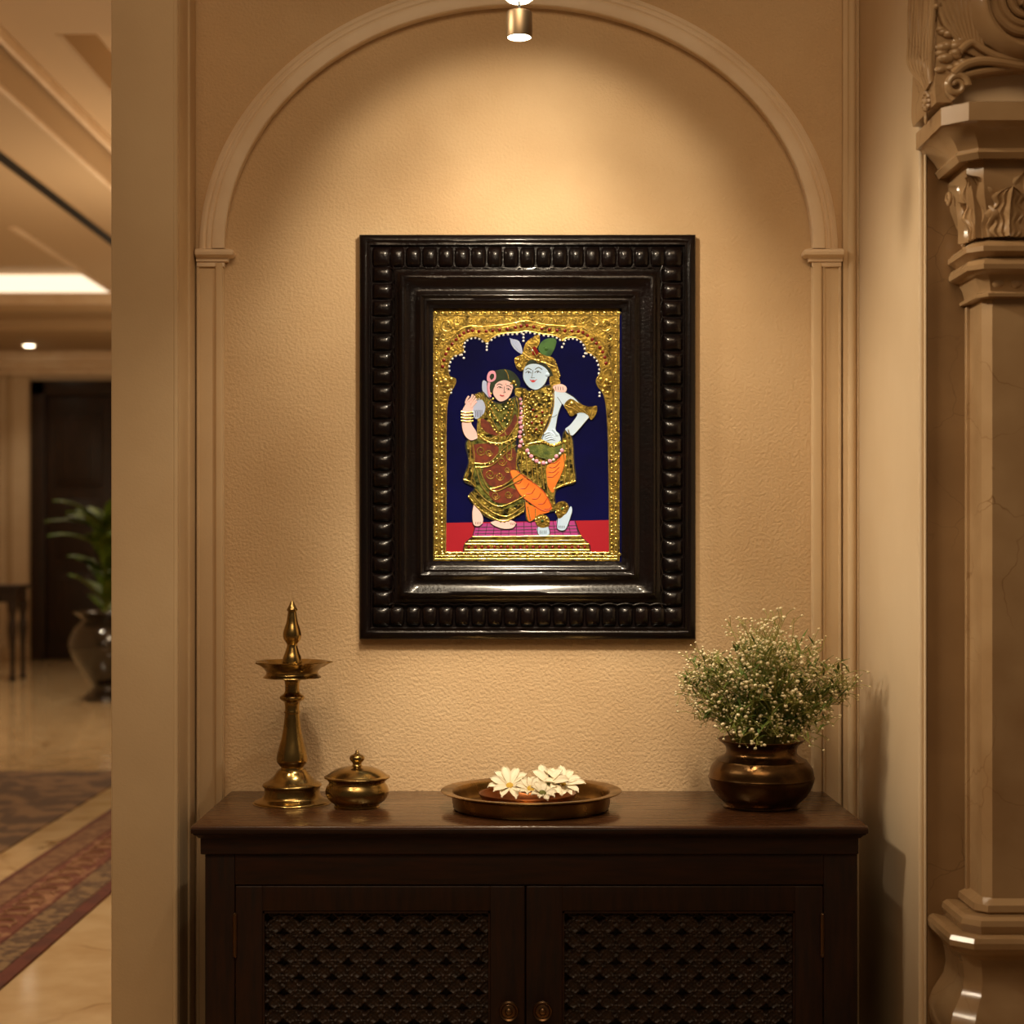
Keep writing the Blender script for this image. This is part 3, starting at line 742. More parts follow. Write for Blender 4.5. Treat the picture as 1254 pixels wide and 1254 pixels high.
# ================================================================== PICTURE
DP = 3.28
pic = thing('framed_painting', (Xp(646, DP), 0, Zp(535, DP)), 'gilded painting of two embracing figures in a wide black carved frame', 'painting')
PX0, PZ0 = pic.location.x, pic.location.z
def pp(px, py): return (Xp(px, DP)-PX0, Zp(py, DP)-PZ0)
FX0, FX1, FY0, FY1 = 440, 852, 287, 783
prof = [(0, 0), (0, 14), (1.5, 17), (4, 18), (6, 19.5), (8.5, 19.5), (10, 17.5), (11, 18), (13, 18), (14.2, 12), (42, 12.5), (43.5, 19), (46, 20), (48, 22), (50, 27), (52.5, 29.5), (55.5, 29), (57, 26), (60, 25), (62, 22), (68, 20.5), (71, 22), (73, 25.5), (75.5, 26.5), (77.5, 24), (79, 22.5), (81, 23.5), (83, 22.5), (84.5, 19), (87, 18), (90.5, 17), (90.5, 8)]
m = MB(); loops = []
for (o_, h_) in prof:
    x0, z0 = pp(FX0+o_, FY0+o_); x1, z1 = pp(FX1-o_, FY1-o_*1.045)
    y = -h_*.00115
    # subdivide edges a little for the hand-carved wobble
    l = []
    cs = [(x0, z0), (x1, z0), (x1, z1), (x0, z1)]
    for c_ in range(4):
        a, b_ = cs[c_], cs[(c_+1) % 4]
        for q in range(24):
            t_ = q/24; l.append((a[0]+(b_[0]-a[0])*t_, y-(.0005*noise.noise(Vector((a[0]+(b_[0]-a[0])*t_*1, o_*.1, a[1]+(b_[1]-a[1])*t_))*14) if h_ > 5 else 0), a[1]+(b_[1]-a[1])*t_))
    loops.append(l)
m.loops(loops, True, False); m.build('frame', M['lacquer'], pic, ang=50)
# bead row
def bead(mb, cx_, cz_, along, w_, l_, h_, skew=0):
    nu, nv = 14, 10; vs = []; fs = []
    for i in range(nu+1):
        for j in range(nv+1):
            s_ = i/nu*2-1; t_ = j/nv*2-1
            k1 = max(0, 1-abs(s_)**2.0)**.5; k2 = max(0, 1-abs(t_)**2.4)**.6
            hh = h_*k1*k2
            a, b_ = s_*w_/2, t_*l_/2
            x, z = (a, b_) if along == 'x' else (b_, a)
            kk = (1-.16*abs(t_)**3) if along == 'x' else 1; x *= kk; vs.append((cx_+x, -.0136-hh, cz_+z))
    for i in range(nu):
        for j in range(nv): a = i*(nv+1)+j; fs.append((a, a+1, a+nv+2, a+nv+1))
    mb.add(vs, fs)
m = MB(); PXM = DP/F
nb = 17
for i in range(nb):
    px = FX0+36+(FX1-FX0-72)*(i+.5)/nb
    for py in (FY0+27.5, FY1-28.5):
        x, z = pp(px, py); bead(m, x, z, 'x', 19.0*PXM, 25*PXM, .0112)
ns = 20
for i in range(ns):
    py = FY0+38+(FY1-FY0-77)*(i+.5)/ns
    for px in (FX0+28, FX1-28):
        x, z = pp(px, py); bead(m, x, z, 'z', 19.5*PXM, 25*PXM, .0112)
for (px, py) in [(FX0+27, FY0+27), (FX1-27, FY0+27), (FX0+27, FY1-28), (FX1-27, FY1-28)]:
    x, z = pp(px, py); bead(m, x, z, 'x', 24*PXM, 25*PXM, .0115)
m.build('beading', M['lacquer'], pic, ang=50)
# thin scalloped ridge inside the bead row
m = MB()
for (py, sgn) in [(FY0+41.5, 1), (FY1-43, -1)]:
    pts = []
    for i in range(nb*8+1):
        px = FX0+36+(FX1-FX0-72)*i/(nb*8); x, z = pp(px, py+sgn*2.2*(abs(math.sin(PI*i/8))-.5)); pts.append((x, -.0195, z))
    m.tube(pts, .0016, 6)
for (px, sgn) in [(FX0+42, 1), (FX1-42, -1)]:
    pts = []
    for i in range(ns*8+1):
        py = FY0+38+(FY1-FY0-77)*i/(ns*8); x, z = pp(px+sgn*2.2*(abs(math.sin(PI*i/8))-.5), py); pts.append((x, -.0195, z))
    m.tube(pts, .0016, 6)
m.build('scalloped_ridge', M['lacquer'], pic, ang=50)

def pmat(name, col, rough=.45, **k): return mat('paint_'+name, srgb(*col), rough, **k)
G = {
 'navy': pmat('navy', (6, 7, 66), .7, col2=srgb(4, 5, 52), nscale=8, spec=.08),
 'red': pmat('red', (166, 20, 40), .45),
 'magenta': pmat('magenta', (172, 60, 140), .5),
 'maroon': pmat('maroon', (92, 36, 26), .45, col2=srgb(120, 52, 30), nscale=90),
 'skinw': pmat('rose_skin', (246, 206, 206), .5),
 'skinm': pmat('pale_blue_skin', (186, 216, 250), .5, col2=srgb(206, 230, 255), nscale=12),
 'skinsh': pmat('blue_shadow_skin', (150, 176, 200), .5),
 'hair': pmat('hair', (22, 30, 24), .4, col2=srgb(40, 58, 38), nscale=30),
 'ink': pmat('ink', (24, 22, 30), .5),
 'green': pmat('green', (64, 110, 46), .45, col2=srgb(30, 70, 34), nscale=40),
 'sash': pmat('sash_green', (110, 120, 50), .4, col2=srgb(60, 80, 34), nscale=70, bump=.6, bscale=260),
 'orange': pmat('orange', (236, 112, 34), .45, col2=srgb(246, 138, 50), nscale=14),
 'orangedk': pmat('orange_line', (170, 60, 20), .5),
 'white': pmat('white', (248, 250, 255), .4),
 'pink': pmat('pink', (230, 160, 190), .5),
 'lilac': pmat('grey_lilac', (180, 196, 236), .5),
 'ruby': pmat('ruby', (124, 30, 26), .2, coat=.5),
 'lip': pmat('lip', (190, 60, 70), .4),
}
gold = mat('gold_leaf', srgb(188, 158, 72), .3, .85, col2=srgb(66, 50, 20), nscale=70, nmix=(.35, .7), bump=.9, bscale=230, bdetail=4, bumpdist=.002, rvar=.15)
goldb = mat('bright_gold', srgb(236, 212, 124), .25, .85, col2=srgb(196, 166, 80), nscale=60, bump=.5, bscale=300, bumpdist=.001)
brocade = mat('gold_brocade', srgb(190, 168, 78), .34, .75, col2=srgb(44, 40, 18), nscale=120, nmix=(.38, .62), bump=1, bscale=200, bumpdist=.002)
silk = mat('green_gold_silk', srgb(140, 142, 66), .38, .5, col2=srgb(30, 42, 18), nscale=110, nmix=(.35, .65), bump=.8, bscale=180, bumpdist=.002)
G.update(gold=gold, goldb=goldb, brocade=brocade, silk=silk)
YB = -.0105
def uv(u_, v_): return pp(520+u_/3.8, 370+v_/3.8)
US = PXM/3.8
class R:
    """low relief pieces of the painting in one mesh"""
    def __init__(s): s.m = MB()
    def poly(s, pts, lay, sm=True, holes=None, th=None):
        P = smooth_closed([(a, b, 0) for a, b in pts], 4) if sm else [Vector((a, b, 0)) for a, b in pts]
        rings = [P]
        if holes: rings += holes
        tris = tessellate_polygon(rings)
        flat = [p for r_ in rings for p in r_]
        y = YB-.00035*lay; yb = YB+.0004 if th is None else y+th
        n = len(flat); vs = []
        for p in flat: x, z = uv(p.x, p.y); vs.append((x, y, z))
        for p in flat: x, z = uv(p.x, p.y); vs.append((x, yb, z))
        fs = [tuple(t_) for t_ in tris]; off = 0
        for r_ in rings:
            k = len(r_)
            for i in range(k): a, b_ = off+i, off+(i+1) % k; fs.append((a, b_, n+b_, n+a))
            off += k
        s.m.add(vs, fs); return s
    def rect(s, a, b, c, d, lay): return s.poly([(a, b), (c, b), (c, d), (a, d)], lay, False)
    def line(s, pts, w_, lay, sm=True, flat=.6):
        P = smooth_open([(a, b, 0) for a, b in pts], 5) if sm else [Vector((a, b, 0)) for a, b in pts]
        y = YB-.00035*lay; out = []
        for p in P: x, z = uv(p.x, p.y); out.append((x, y, z))
        n0 = len(s.m.v); s.m.tube(out, w_*US, 6)
        s.m.v[n0:] = [(x, y+(yy-y)*flat, z) for (x, yy, z) in s.m.v[n0:]]
        return s
    def dot(s, u_, v_, r_, lay, flat=.6, n=1):
        x, z = uv(u_, v_); s.m.ball((x, YB-.00035*lay, z), r_*US, n, (1, flat, 1)); return s
    def dots(s, pts, step, r_, lay, jit=0):
        P = smooth_open([(a, b, 0) for a, b in pts], 8); acc = 0; s.dot(P[0].x, P[0].y, r_, lay)
        for i in range(1, len(P)):
            acc += (P[i]-P[i-1]).length
            if acc >= step: s.dot(P[i].x, P[i].y, r_*(1+random.uniform(-jit, jit)), lay); acc = 0
        return s
    def out(s, name, m_, parent, ang=40): return s.m.build(name, G[m_], parent, ang)

panel = MB(); x0, z0 = uv(20, 10); x1, z1 = uv(925, 1225)
panel.box(x0, x1, -.0085, YB, z1, z0); panel = panel.build('painted_panel', G['navy'], pic)
x0, z0 = pp(FX0+4, FY0+4); x1, z1 = pp(FX1-4, FY1-4)
MB().box(x0, x1, -.008, -.001, z1, z0).build('backing_board', M['void'], pic)
# floor, carpet, pedestal
R().poly([(90, 1027), (860, 1014), (860, 1165), (90, 1165)], 1, False).out('red_floor', 'red', panel)
R().poly([(238, 1030), (700, 1018), (726, 1088), (222, 1092)], 3, False).out('carpet', 'magenta', panel)
r = R()
for i in range(14): r.line([(258+i*34, 1028-i), (245+i*36.5, 1090)], 1.4, 3.6, False)
for v_ in (1045, 1060, 1075): r.line([(235, v_+2), (712, v_-6)], 1.4, 3.6, False)
r.out('carpet_lines', 'ink', panel)
ped = R(); ped.poly([(228, 1090), (726, 1086), (742, 1105), (765, 1128), (768, 1165), (182, 1165), (186, 1128), (212, 1108)], 5, False)
ped = ped.out('pedestal', 'gold', pic)
r = R(); r.line([(222, 1092), (730, 1088)], 3, 6, False); r.line([(188, 1126), (764, 1126)], 3.4, 6, False); r.line([(186, 1154), (768, 1154)], 3.4, 6, False)
r.line([(205, 1112), (745, 1108)], 2, 6, False)
r.out('pedestal_moulding', 'goldb', ped)
r = R()
for i in range(19): r.dot(206+i*30, 1140, 8.5, 5.4, .5, 2)
r.out('pedestal_stud', 'ruby', ped)
# gilded border with lobed arch opening
openL = [(96, 1168), (98, 900), (98, 640), (100, 520), (104, 470), (112, 430), (128, 402), (140, 380), (142, 356), (118, 345), (108, 322), (108, 290), (120, 262), (142, 243), (168, 236), (182, 222), (176, 200), (186, 178), (208, 164), (235, 158), (262, 166), (282, 184), (296, 182), (312, 164), (340, 150), (380, 142), (430, 140), (472, 132)]
openR = [(520, 140), (560, 148), (600, 152), (630, 164), (642, 178), (655, 168), (685, 162), (715, 168), (740, 186), (752, 210), (752, 228), (776, 238), (800, 256), (814, 284), (820, 318), (812, 342), (800, 360), (806, 388), (824, 410), (838, 440), (848, 500), (856, 640), (860, 900), (862, 1168)]
hole = smooth_open([(a, b, 0) for a, b in openL+openR], 3)
outer = [Vector((38, 25, 0)), Vector((908, 25, 0)), Vector((908, 1205, 0)), Vector((38, 1205, 0))]
r = R()
tri_r = R(); 
r.poly([(p.x, p.y) for p in outer], 4, False, [hole])
gb = r.out('gilt_border', 'gold', pic)
r = R()
hp = [(p.x, p.y) for p in hole]
r.line(hp, 3.2, 4.6, False)
# second line offset: outer curve of the jewelled band
bandL = [(66, 520), (62, 420), (58, 330), (66, 270), (88, 210), (120, 168), (160, 128), (210, 108), (270, 112), (330, 106), (400, 98), (470, 84)]
bandR = [(540, 98), (610, 106), (680, 110), (740, 116), (790, 150), (830, 190), (858, 240), (872, 310), (876, 420), (880, 520)]
r.line(bandL+bandR, 3.4, 4.8)
for (a, b_, c_, d_) in [(46, 35, 46, 1195), (62, 330, 62, 1160), (898, 35, 898, 1195), (884, 330, 884, 1160), (46, 60, 898, 60), (46, 36, 898, 36), (46, 1196, 898, 1196), (96, 1166, 860, 1166), (46, 1182, 898, 1182)]:
    r.line([(a, b_), (c_, d_)], 3, 4.8, False)
for i in range(27): r.dot(50+i*33, 48, 9, 4.4, .5); r.dot(50+i*33, 1174, 9, 4.4, .5)
for i in range(36): r.dot(54, 80+i*31, 6.5, 4.4, .5); r.dot(891, 80+i*31, 6.5, 4.4, .5)
for i in range(36): r.dot(80, 480+i*19.5, 6, 4.2, .5); r.dot(872, 480+i*19.5, 5.5, 4.2, .5)
# scroll work in the spandrels
def sp2(cx_, cy_, r0, tn, d=1, st=0): r.line([(cx_+d*r0*(1-.8*i/14)*math.cos(st+tn*2*PI*i/14), cy_+r0*(1-.8*i/14)*math.sin(st+tn*2*PI*i/14)) for i in range(15)], 3.2, 4.8)
for (a, b_, c_, d_) in [(102, 104, 32, 1), (150, 86, 20, 1), (86, 158, 18, 1), (212, 82, 14, 1), (844, 104, 32, -1), (796, 86, 20, -1), (862, 158, 18, -1), (736, 82, 14, -1)]: sp2(a, b_, c_, 1.3, d_, .5)
for k in range(16): r.line([(250+k*30, 92), (262+k*30, 74), (276+k*30, 90)], 2.4, 4.7)
# pillar capitals
for (a, d_) in [(95, 1), (850, -1)]:
    for (du_, dv_, rr) in [(0, 365, 15), (d_*28, 358, 12), (-d_*20, 372, 10), (d_*10, 392, 12), (d_*18, 412, 8), (-d_*4, 420, 9)]: r.dot(a+du_, dv_, rr, 4.2, .4, 2)
r.out('gilt_tracery', 'goldb', gb)
r = R()
for P_ in (bandL[2:]+bandR[:-2],):
    pts = smooth_open([(a, b_, 0) for a, b_ in P_], 8); acc = 0
    for i in range(1, len(pts)-1):
        acc += (pts[i]-pts[i-1]).length
        if acc > 27:
            acc = 0; t_ = (pts[i+1]-pts[i-1]).normalized(); nrm = Vector((-t_.y, t_.x, 0)); q = pts[i]+nrm*22
            r.dot(q.x, q.y, 8.5, 4.3, .5, 2)
for i in range(8): r.dot(72+i*0, 360+i*0, 0.1, 1)
r.out('ruby_stud', 'ruby', gb)
r = R(); hh = [p for p in hole if p.y < 345]
acc = 0
cen = Vector((475, 420, 0))
for i in range(1, len(hh)):
    seg = hh[i]-hh[i-1]; L_ = seg.length; nst = max(1, int(L_//1))
    for q in range(nst):
        acc += L_/nst
        if acc >= 21:
            acc = 0; p = hh[i-1]+seg*(q+1)/nst; t_ = seg.normalized(); nr = Vector((-t_.y, t_.x, 0)); p = p+nr*6; r.dot(p.x, p.y, 5.6, 3.2, .6, 2)
for (a, b_, dx_, n_) in [(289, 190, 0, 3), (172, 243, 10, 2), (460, 148, 0, 3), (648, 192, -8, 2), (748, 236, -7, 2), (124, 405, -2, 2), (815, 420, 0, 2)]:
    for q in range(n_): r.dot(a+dx_*q, b_+q*15, 5.6, 3.2, .6, 2)
r.out('pearl_dots', 'white', gb)

def contour(parent, pts, w_=3.2, lay=4.2):
    r = R(); r.line([(p.x, p.y) for p in smooth_closed([(a, b, 0) for a, b in pts], 4)]+[pts[0]], w_, lay, False, .3); r.out('outline', 'ink', parent)
# --- the woman
wf = R()
WO = [(268, 415), (300, 448), (350, 470), (400, 448), (432, 440), (444, 500), (442, 560), (432, 620), (425, 665), (434, 760), (462, 830), (474, 900), (466, 968), (425, 996), (380, 1022), (330, 1018), (262, 985), (234, 950), (205, 905), (232, 862), (180, 828), (204, 745), (190, 665), (206, 632), (240, 612), (246, 560), (262, 515), (240, 480), (250, 440)]
wf.poly(WO, 4)
wf = wf.out('woman_figure', 'silk', pic)
contour(wf, WO)
r = R(); r.poly([(182, 828), (205, 740), (196, 660), (215, 650), (228, 720), (222, 790), (240, 850), (225, 855)], 5); r.poly([(252, 500), (280, 470), (300, 500), (330, 590), (400, 610), (430, 560), (438, 600), (400, 650), (330, 655), (260, 640), (244, 610)], 5.4)
r.poly([(205, 900), (240, 882), (300, 940), (380, 960), (468, 930), (466, 968), (380, 1022), (300, 1006), (245, 960)], 5.2)
r.poly([(215, 470), (228, 435), (255, 418), (272, 440), (262, 462), (236, 482)], 5.6)
r.out('gold_drapery', 'brocade', wf)
r = R(); r.poly([(228, 662), (320, 660), (345, 690), (300, 742), (240, 750), (222, 700)], 5.6); r.poly([(270, 780), (330, 735), (400, 680), (425, 700), (426, 770), (380, 850), (330, 860), (290, 840)], 5.8)
r.poly([(262, 540), (300, 560), (330, 600), (390, 580), (420, 520), (430, 560), (395, 615), (330, 620), (270, 590)], 6); r.poly([(300, 880), (360, 858), (440, 880), (420, 930), (330, 930)], 5.8)
r.out('maroon_brocade', 'maroon', wf)
r = R()
for (a, b_, c_) in [(262, 690, 24), (300, 700, 17), (305, 800, 24), (360, 740, 22), (350, 810, 20), (395, 720, 16), (330, 900, 20), (390, 895, 18), (385, 780, 14)]:
    r.line([(a+c_*(1-.8*i/12)*math.cos(1.5*2*PI*i/12), b_+c_*(1-.8*i/12)*math.sin(1.5*2*PI*i/12)) for i in range(13)], 2.6, 6.6)
for P_ in [[(232, 750), (300, 745), (370, 680), (425, 640)], [(236, 768), (310, 760), (380, 700), (428, 665)], [(240, 770), (262, 850), (300, 900)], [(255, 768), (285, 850), (330, 880), (400, 850), (460, 820)], [(300, 870), (370, 850), (455, 790)],
           [(205, 905), (250, 960), (320, 1005), (380, 1018), (462, 972)], [(215, 885), (262, 940), (330, 985), (390, 995), (466, 945)], [(236, 870), (290, 925), (360, 950), (470, 900)],
           [(272, 420), (290, 500), (340, 600), (350, 650)], [(285, 440), (310, 500), (355, 570), (380, 620)], [(420, 450), (400, 540), (370, 600), (300, 640)], [(436, 470), (430, 560), (380, 640)],
           [(245, 615), (300, 650), (360, 655), (430, 625)], [(205, 640), (212, 720), (192, 822)], [(222, 655), (230, 730), (215, 840)], [(182, 826), (210, 835), (235, 860)], [(360, 665), (350, 720)], [(385, 660), (380, 720)], [(405, 655), (402, 720)]]:
    r.line(P_, 3.2, 6.8)
for P_ in [[(205, 905), (260, 965), (330, 1010), (380, 1020), (465, 972)], [(250, 618), (300, 655), (360, 662), (430, 632)], [(240, 752), (310, 748), (375, 690)]]: r.dots(P_, 15, 5.2, 7)
for P_ in [[(300, 462), (320, 520), (350, 560), (385, 520), (405, 460)], [(308, 455), (330, 490), (350, 505), (375, 490), (398, 450)], [(296, 470), (312, 560), (345, 610), (390, 560), (412, 470)]]: r.dots(P_, 13, 5, 7)
r.line([(372, 312), (385, 330), (392, 362)], 2.6, 8.2); r.dot(415, 370, 10, 8, .5, 2); r.dot(402, 378, 6, 8); r.dot(425, 385, 6, 8); r.dot(318, 448, 7, 8); r.dot(308, 425, 6, 8)
for v_ in (508, 522, 536, 550): r.line([(168, v_), (195, v_+6), (226, v_+2)], 4, 7.6)
for q in range(4): r.line([(222+q*11, 428+q*-2), (246+q*8, 456-q*2)], 2.5, 7)
r.out('gold_jewellery', 'goldb', wf)
r = R(); r.poly([(225, 470), (255, 445), (282, 478), (272, 520), (238, 542), (222, 510)], 6); r.poly([(272, 362), (300, 385), (306, 445), (285, 436), (268, 405)], 4.6); r.out('sleeve', 'lilac', wf)
r = R(); r.poly([(176, 548), (172, 576), (186, 620), (214, 642), (244, 634), (240, 602), (218, 566), (216, 532), (226, 492), (222, 462), (212, 444), (198, 456), (182, 486), (174, 512)], 7); arm = r
r = R(); r.poly([(326, 386), (346, 368), (376, 362), (404, 376), (412, 400), (402, 428), (382, 452), (352, 462), (328, 444), (316, 416)], 7.4); r.out('face', 'skinw', wf)
r = R(); r.poly([(226, 944), (246, 958), (270, 998), (268, 1032), (248, 1042), (226, 1032), (220, 985)], 6.4); r.out('foot', 'skinw', wf); r = R(); r.poly([(306, 1026), (345, 1014), (400, 1014), (426, 1030), (410, 1050), (370, 1054), (330, 1042)], 6.6); r.out('foot', 'skinw', wf)
r = arm
for q, (a, b_, c_, d_) in enumerate([(214, 452, 224, 428), (220, 460, 234, 434), (224, 470, 240, 446), (224, 480, 242, 460)]): r.line([(a-10, b_+8), (a, b_), (c_, d_)], 4.6, 7.2)
r.line([(190, 470), (196, 450), (206, 436)], 4.4, 7.4)
r.out('raised_arm', 'skinw', wf)
r = R(); r.poly([(300, 440), (290, 395), (292, 350), (308, 325), (340, 314), (375, 310), (410, 322), (436, 350), (446, 380), (430, 398), (414, 392), (404, 374), (376, 360), (346, 366), (326, 386), (316, 418)], 6.8)
r.out('hair', 'hair', wf)
r = R(); r.poly([(290, 345), (300, 322), (322, 318), (332, 335), (328, 360), (308, 370), (292, 365)], 8); r.line([(300, 372), (296, 400), (304, 440)], 7, 7.6); r.out('hair_flower', 'pink', wf)
r = R(); r.poly([(302, 346), (310, 332), (322, 334), (322, 350), (310, 360)], 8.4); r.out('hair_bun', 'hair', wf)
r = R()
r.line([(336, 384), (348, 379), (362, 386)], 1.7, 7.9); r.line([(380, 388), (392, 388), (404, 398)], 1.7, 7.9)
r.line([(338, 397), (349, 391), (362, 399)], 1.5, 7.9); r.line([(380, 401), (390, 400), (400, 410)], 1.5, 7.9); r.dot(351, 396, 3.6, 7.8); r.dot(389, 405, 3.6, 7.8)
r.line([(371, 392), (370, 412), (376, 418), (366, 420)], 1.2, 7.8)
r.line([(326, 386), (316, 416), (328, 444), (352, 462), (382, 452), (402, 428), (412, 400)], 1.8, 7.6)
r.line([(174, 512), (172, 576), (186, 620), (214, 643), (244, 635)], 1.8, 7); r.line([(182, 486), (198, 456), (212, 443)], 1.6, 7)
for q in range(5): r.line([(234+q*8, 500), (238+q*7, 518), (236+q*8, 534)], 1.3, 6.4)
for q in range(4): r.line([(236+q*8, 1022), (237+q*8, 1034)], 1.2, 6.8); r.line([(398+q*7, 1026), (402+q*7, 1036)], 1.2, 7)
r.line([(226, 944), (220, 985), (226, 1034), (250, 1044), (270, 1030)], 2, 6); r.line([(306, 1028), (330, 1044), (370, 1056), (410, 1052), (428, 1030)], 2, 6)
r.out('ink_lines', 'ink', wf)
r = R(); r.line([(350, 430), (360, 434), (370, 433)], 3.4, 7.8); r.dot(378, 380, 2.5, 8); r.out('lips', 'lip', wf)

# --- the man
mf = R()
MO = [(418, 402), (460, 398), (500, 412), (580, 384), (604, 402), (598, 470), (582, 540), (556, 598), (560, 650), (630, 652), (648, 606), (668, 590), (690, 640), (696, 740), (702, 836), (645, 852), (616, 872), (606, 905), (612, 965), (585, 975), (535, 992), (500, 1020), (474, 1012), (468, 950), (450, 870), (402, 795), (392, 760), (428, 700), (440, 600), (434, 500)]
mf.poly(MO, 4.4)
mf = mf.out('man_figure', 'brocade', pic)
contour(mf, MO, 3, 4.6)
r = R(); r.poly([(455, 235), (470, 190), (500, 162), (532, 150), (536, 185), (522, 222), (560, 246), (600, 258), (616, 290), (632, 345), (604, 350), (590, 318), (560, 284), (500, 266), (474, 285), (456, 318), (430, 308), (418, 262), (440, 247)], 7.6)
r.poly([(585, 345), (620, 350), (632, 375), (600, 395), (584, 380)], 7.2); r.out('gold_headdress', 'gold', mf); r = R()
r.poly([(650, 476), (680, 448), (722, 470), (762, 484), (802, 482), (798, 520), (776, 546), (756, 520), (722, 512), (682, 530), (664, 505)], 8.2); r.out('armlet', 'gold', mf); r = R(); r.poly([(515, 1002), (545, 986), (578, 1004), (580, 1040), (545, 1050), (520, 1034)], 7); r.out('anklet', 'gold', mf); r = R(); r.poly([(610, 942), (650, 926), (672, 952), (655, 985), (622, 1006)], 7); r.out('anklet', 'gold', mf)
r = R(); r.poly([(600, 416), (650, 414), (692, 440), (736, 480), (792, 490), (786, 512), (756, 546), (702, 608), (680, 618), (654, 592), (680, 568), (712, 522), (686, 518), (656, 492), (640, 472), (622, 522), (610, 590), (626, 612), (632, 642), (598, 656), (546, 640), (560, 600), (588, 540), (600, 470)], 6.4); r.out('torso_and_arm', 'skinm', mf)
r = R()
r.poly([(460, 310), (488, 288), (530, 288), (566, 308), (578, 336), (562, 376), (536, 400), (510, 406), (480, 390), (458, 352)], 7.4); r.dot(572, 336, 11, 7.2, .4, 2); r.out('face', 'skinm', mf)
r = R(); r.poly([(525, 1048), (576, 1046), (580, 1080), (545, 1090), (527, 1076)], 6.6); r.out('foot', 'skinm', mf); r = R(); r.poly([(620, 1004), (658, 986), (680, 950), (686, 976), (662, 1048), (640, 1062), (617, 1050)], 6.6); r.out('foot', 'skinm', mf)
r = R()
for q in range(4): r.line([(556+q*3, 612+q*10), (578+q*4, 604+q*10), (606, 618+q*7)], 4.8, 7.2)
r.line([(596, 590), (606, 600), (618, 618)], 5, 7.2)
r.out('fingers', 'skinm', mf)
r = R(); r.poly([(600, 388), (636, 380), (660, 394), (656, 416), (622, 416), (600, 406)], 8)
r.out('resting_hand', 'skinw', mf)
r = R(); r.poly([(456, 330), (466, 296), (500, 264), (560, 278), (588, 310), (606, 352), (590, 365), (580, 335), (566, 308), (530, 288), (488, 288), (462, 310)], 7); r.out('hair', 'hair', mf)
r = R(); r.poly([(530, 216), (545, 182), (578, 166), (612, 172), (606, 212), (580, 252), (550, 242)], 7); r.out('peacock_feather', 'green', mf)
r = R(); r.poly([(480, 672), (560, 660), (640, 650), (650, 690), (590, 730), (510, 710)], 5.6); r.out('green_sash', 'sash', mf)
r = R()
for q in range(7): r.line([(396+q*6, 165+q*2), (414+q*5, 195+q*2), (452, 236)], 1.8, 5.4)
r.poly([(400, 172), (440, 180), (456, 236), (430, 226), (408, 202)], 4.4)
r.out('white_plume', 'lilac', mf)
r = R(); r.poly([(398, 790), (430, 784), (470, 820), (520, 850), (562, 892), (592, 950), (586, 966), (550, 970), (490, 932), (450, 900), (424, 860)], 6.4); r.out('orange_cloth', 'orange', mf); r = R()
r.poly([(570, 764), (610, 742), (650, 704), (657, 730), (636, 800), (610, 852), (596, 886), (570, 842)], 6.4); r.poly([(470, 932), (500, 950), (582, 972), (535, 990), (502, 1014), (482, 1014)], 5.8)
r.out('orange_cloth', 'orange', mf)
r = R()
for q in range(6): a, b_ = 420+q*28, 815+q*24; r.line([(a-2, b_+28), (a+22, b_+26), (a+38, b_+2)], 2, 6.9)
for q in range(4): a, b_ = 572+q*4, 800-q*22; r.line([(a, b_+12), (a+26, b_+12), (a+52-q, b_-12)], 2, 6.9)
r.line([(398, 790), (424, 860), (450, 900), (490, 932), (550, 970), (588, 966)], 2, 6.7); r.line([(430, 784), (520, 850), (562, 892), (592, 950)], 2, 6.7)
r.out('fold_lines', 'orangedk', mf)
r = R()
for P_ in [[(500, 415), (520, 440), (550, 445), (580, 405)], [(490, 420), (510, 470), (545, 490), (588, 420)], [(478, 430), (495, 510), (530, 560), (575, 500), (594, 430)], [(470, 440), (480, 540), (500, 600), (540, 600), (585, 520)], [(464, 420), (468, 520), (490, 640)]]: r.dots(P_, 14, 6, 6.6, .2)
for P_ in [[(600, 400), (600, 480), (580, 560), (552, 612)], [(588, 400), (588, 480), (566, 560), (540, 612)], [(470, 400), (462, 460), (466, 560), (480, 640)], [(548, 640), (590, 662), (634, 650)], [(668, 592), (684, 650), (690, 740), (696, 836)], [(655, 600), (668, 660), (672, 750), (676, 840)], [(640, 660), (652, 750), (650, 848)], [(606, 870), (650, 850), (704, 834)],
           [(430, 700), (425, 780)], [(450, 690), (452, 800)], [(470, 690), (480, 820)], [(492, 700), (505, 840)], [(516, 720), (530, 850)], [(540, 745), (556, 870)], [(560, 750), (574, 890)],
           [(480, 660), (540, 650), (600, 668), (650, 650)], [(455, 235), (500, 262), (560, 282), (610, 300)], [(470, 190), (500, 215), (520, 250)], [(440, 250), (450, 300)], [(600, 262), (618, 320), (628, 345)],
           [(480, 950), (492, 1012)], [(515, 960), (516, 1000)], [(592, 950), (602, 900), (606, 870)],
           [(652, 478), (690, 492), (720, 512)], [(682, 450), (720, 488), (758, 520)], [(780, 488), (778, 540)]]: r.line(P_, 3, 7.4)
for P_ in [[(606, 868), (650, 850), (704, 832)], [(550, 646), (590, 668), (636, 656)], [(612, 980), (645, 960), (668, 950)], [(520, 1010), (548, 1000), (578, 1012)], [(425, 265), (436, 300), (456, 312)], [(612, 290), (630, 345)]]: r.dots(P_, 12, 5.5, 8)
r.dot(530, 272, 11, 8, .4, 2); r.dot(435, 268, 11, 8.2, .4, 2); r.dot(444, 300, 10, 8.2, .4, 2); r.dot(686, 472, 13, 8.4, .4, 2)
r.out('gold_jewellery', 'goldb', mf)
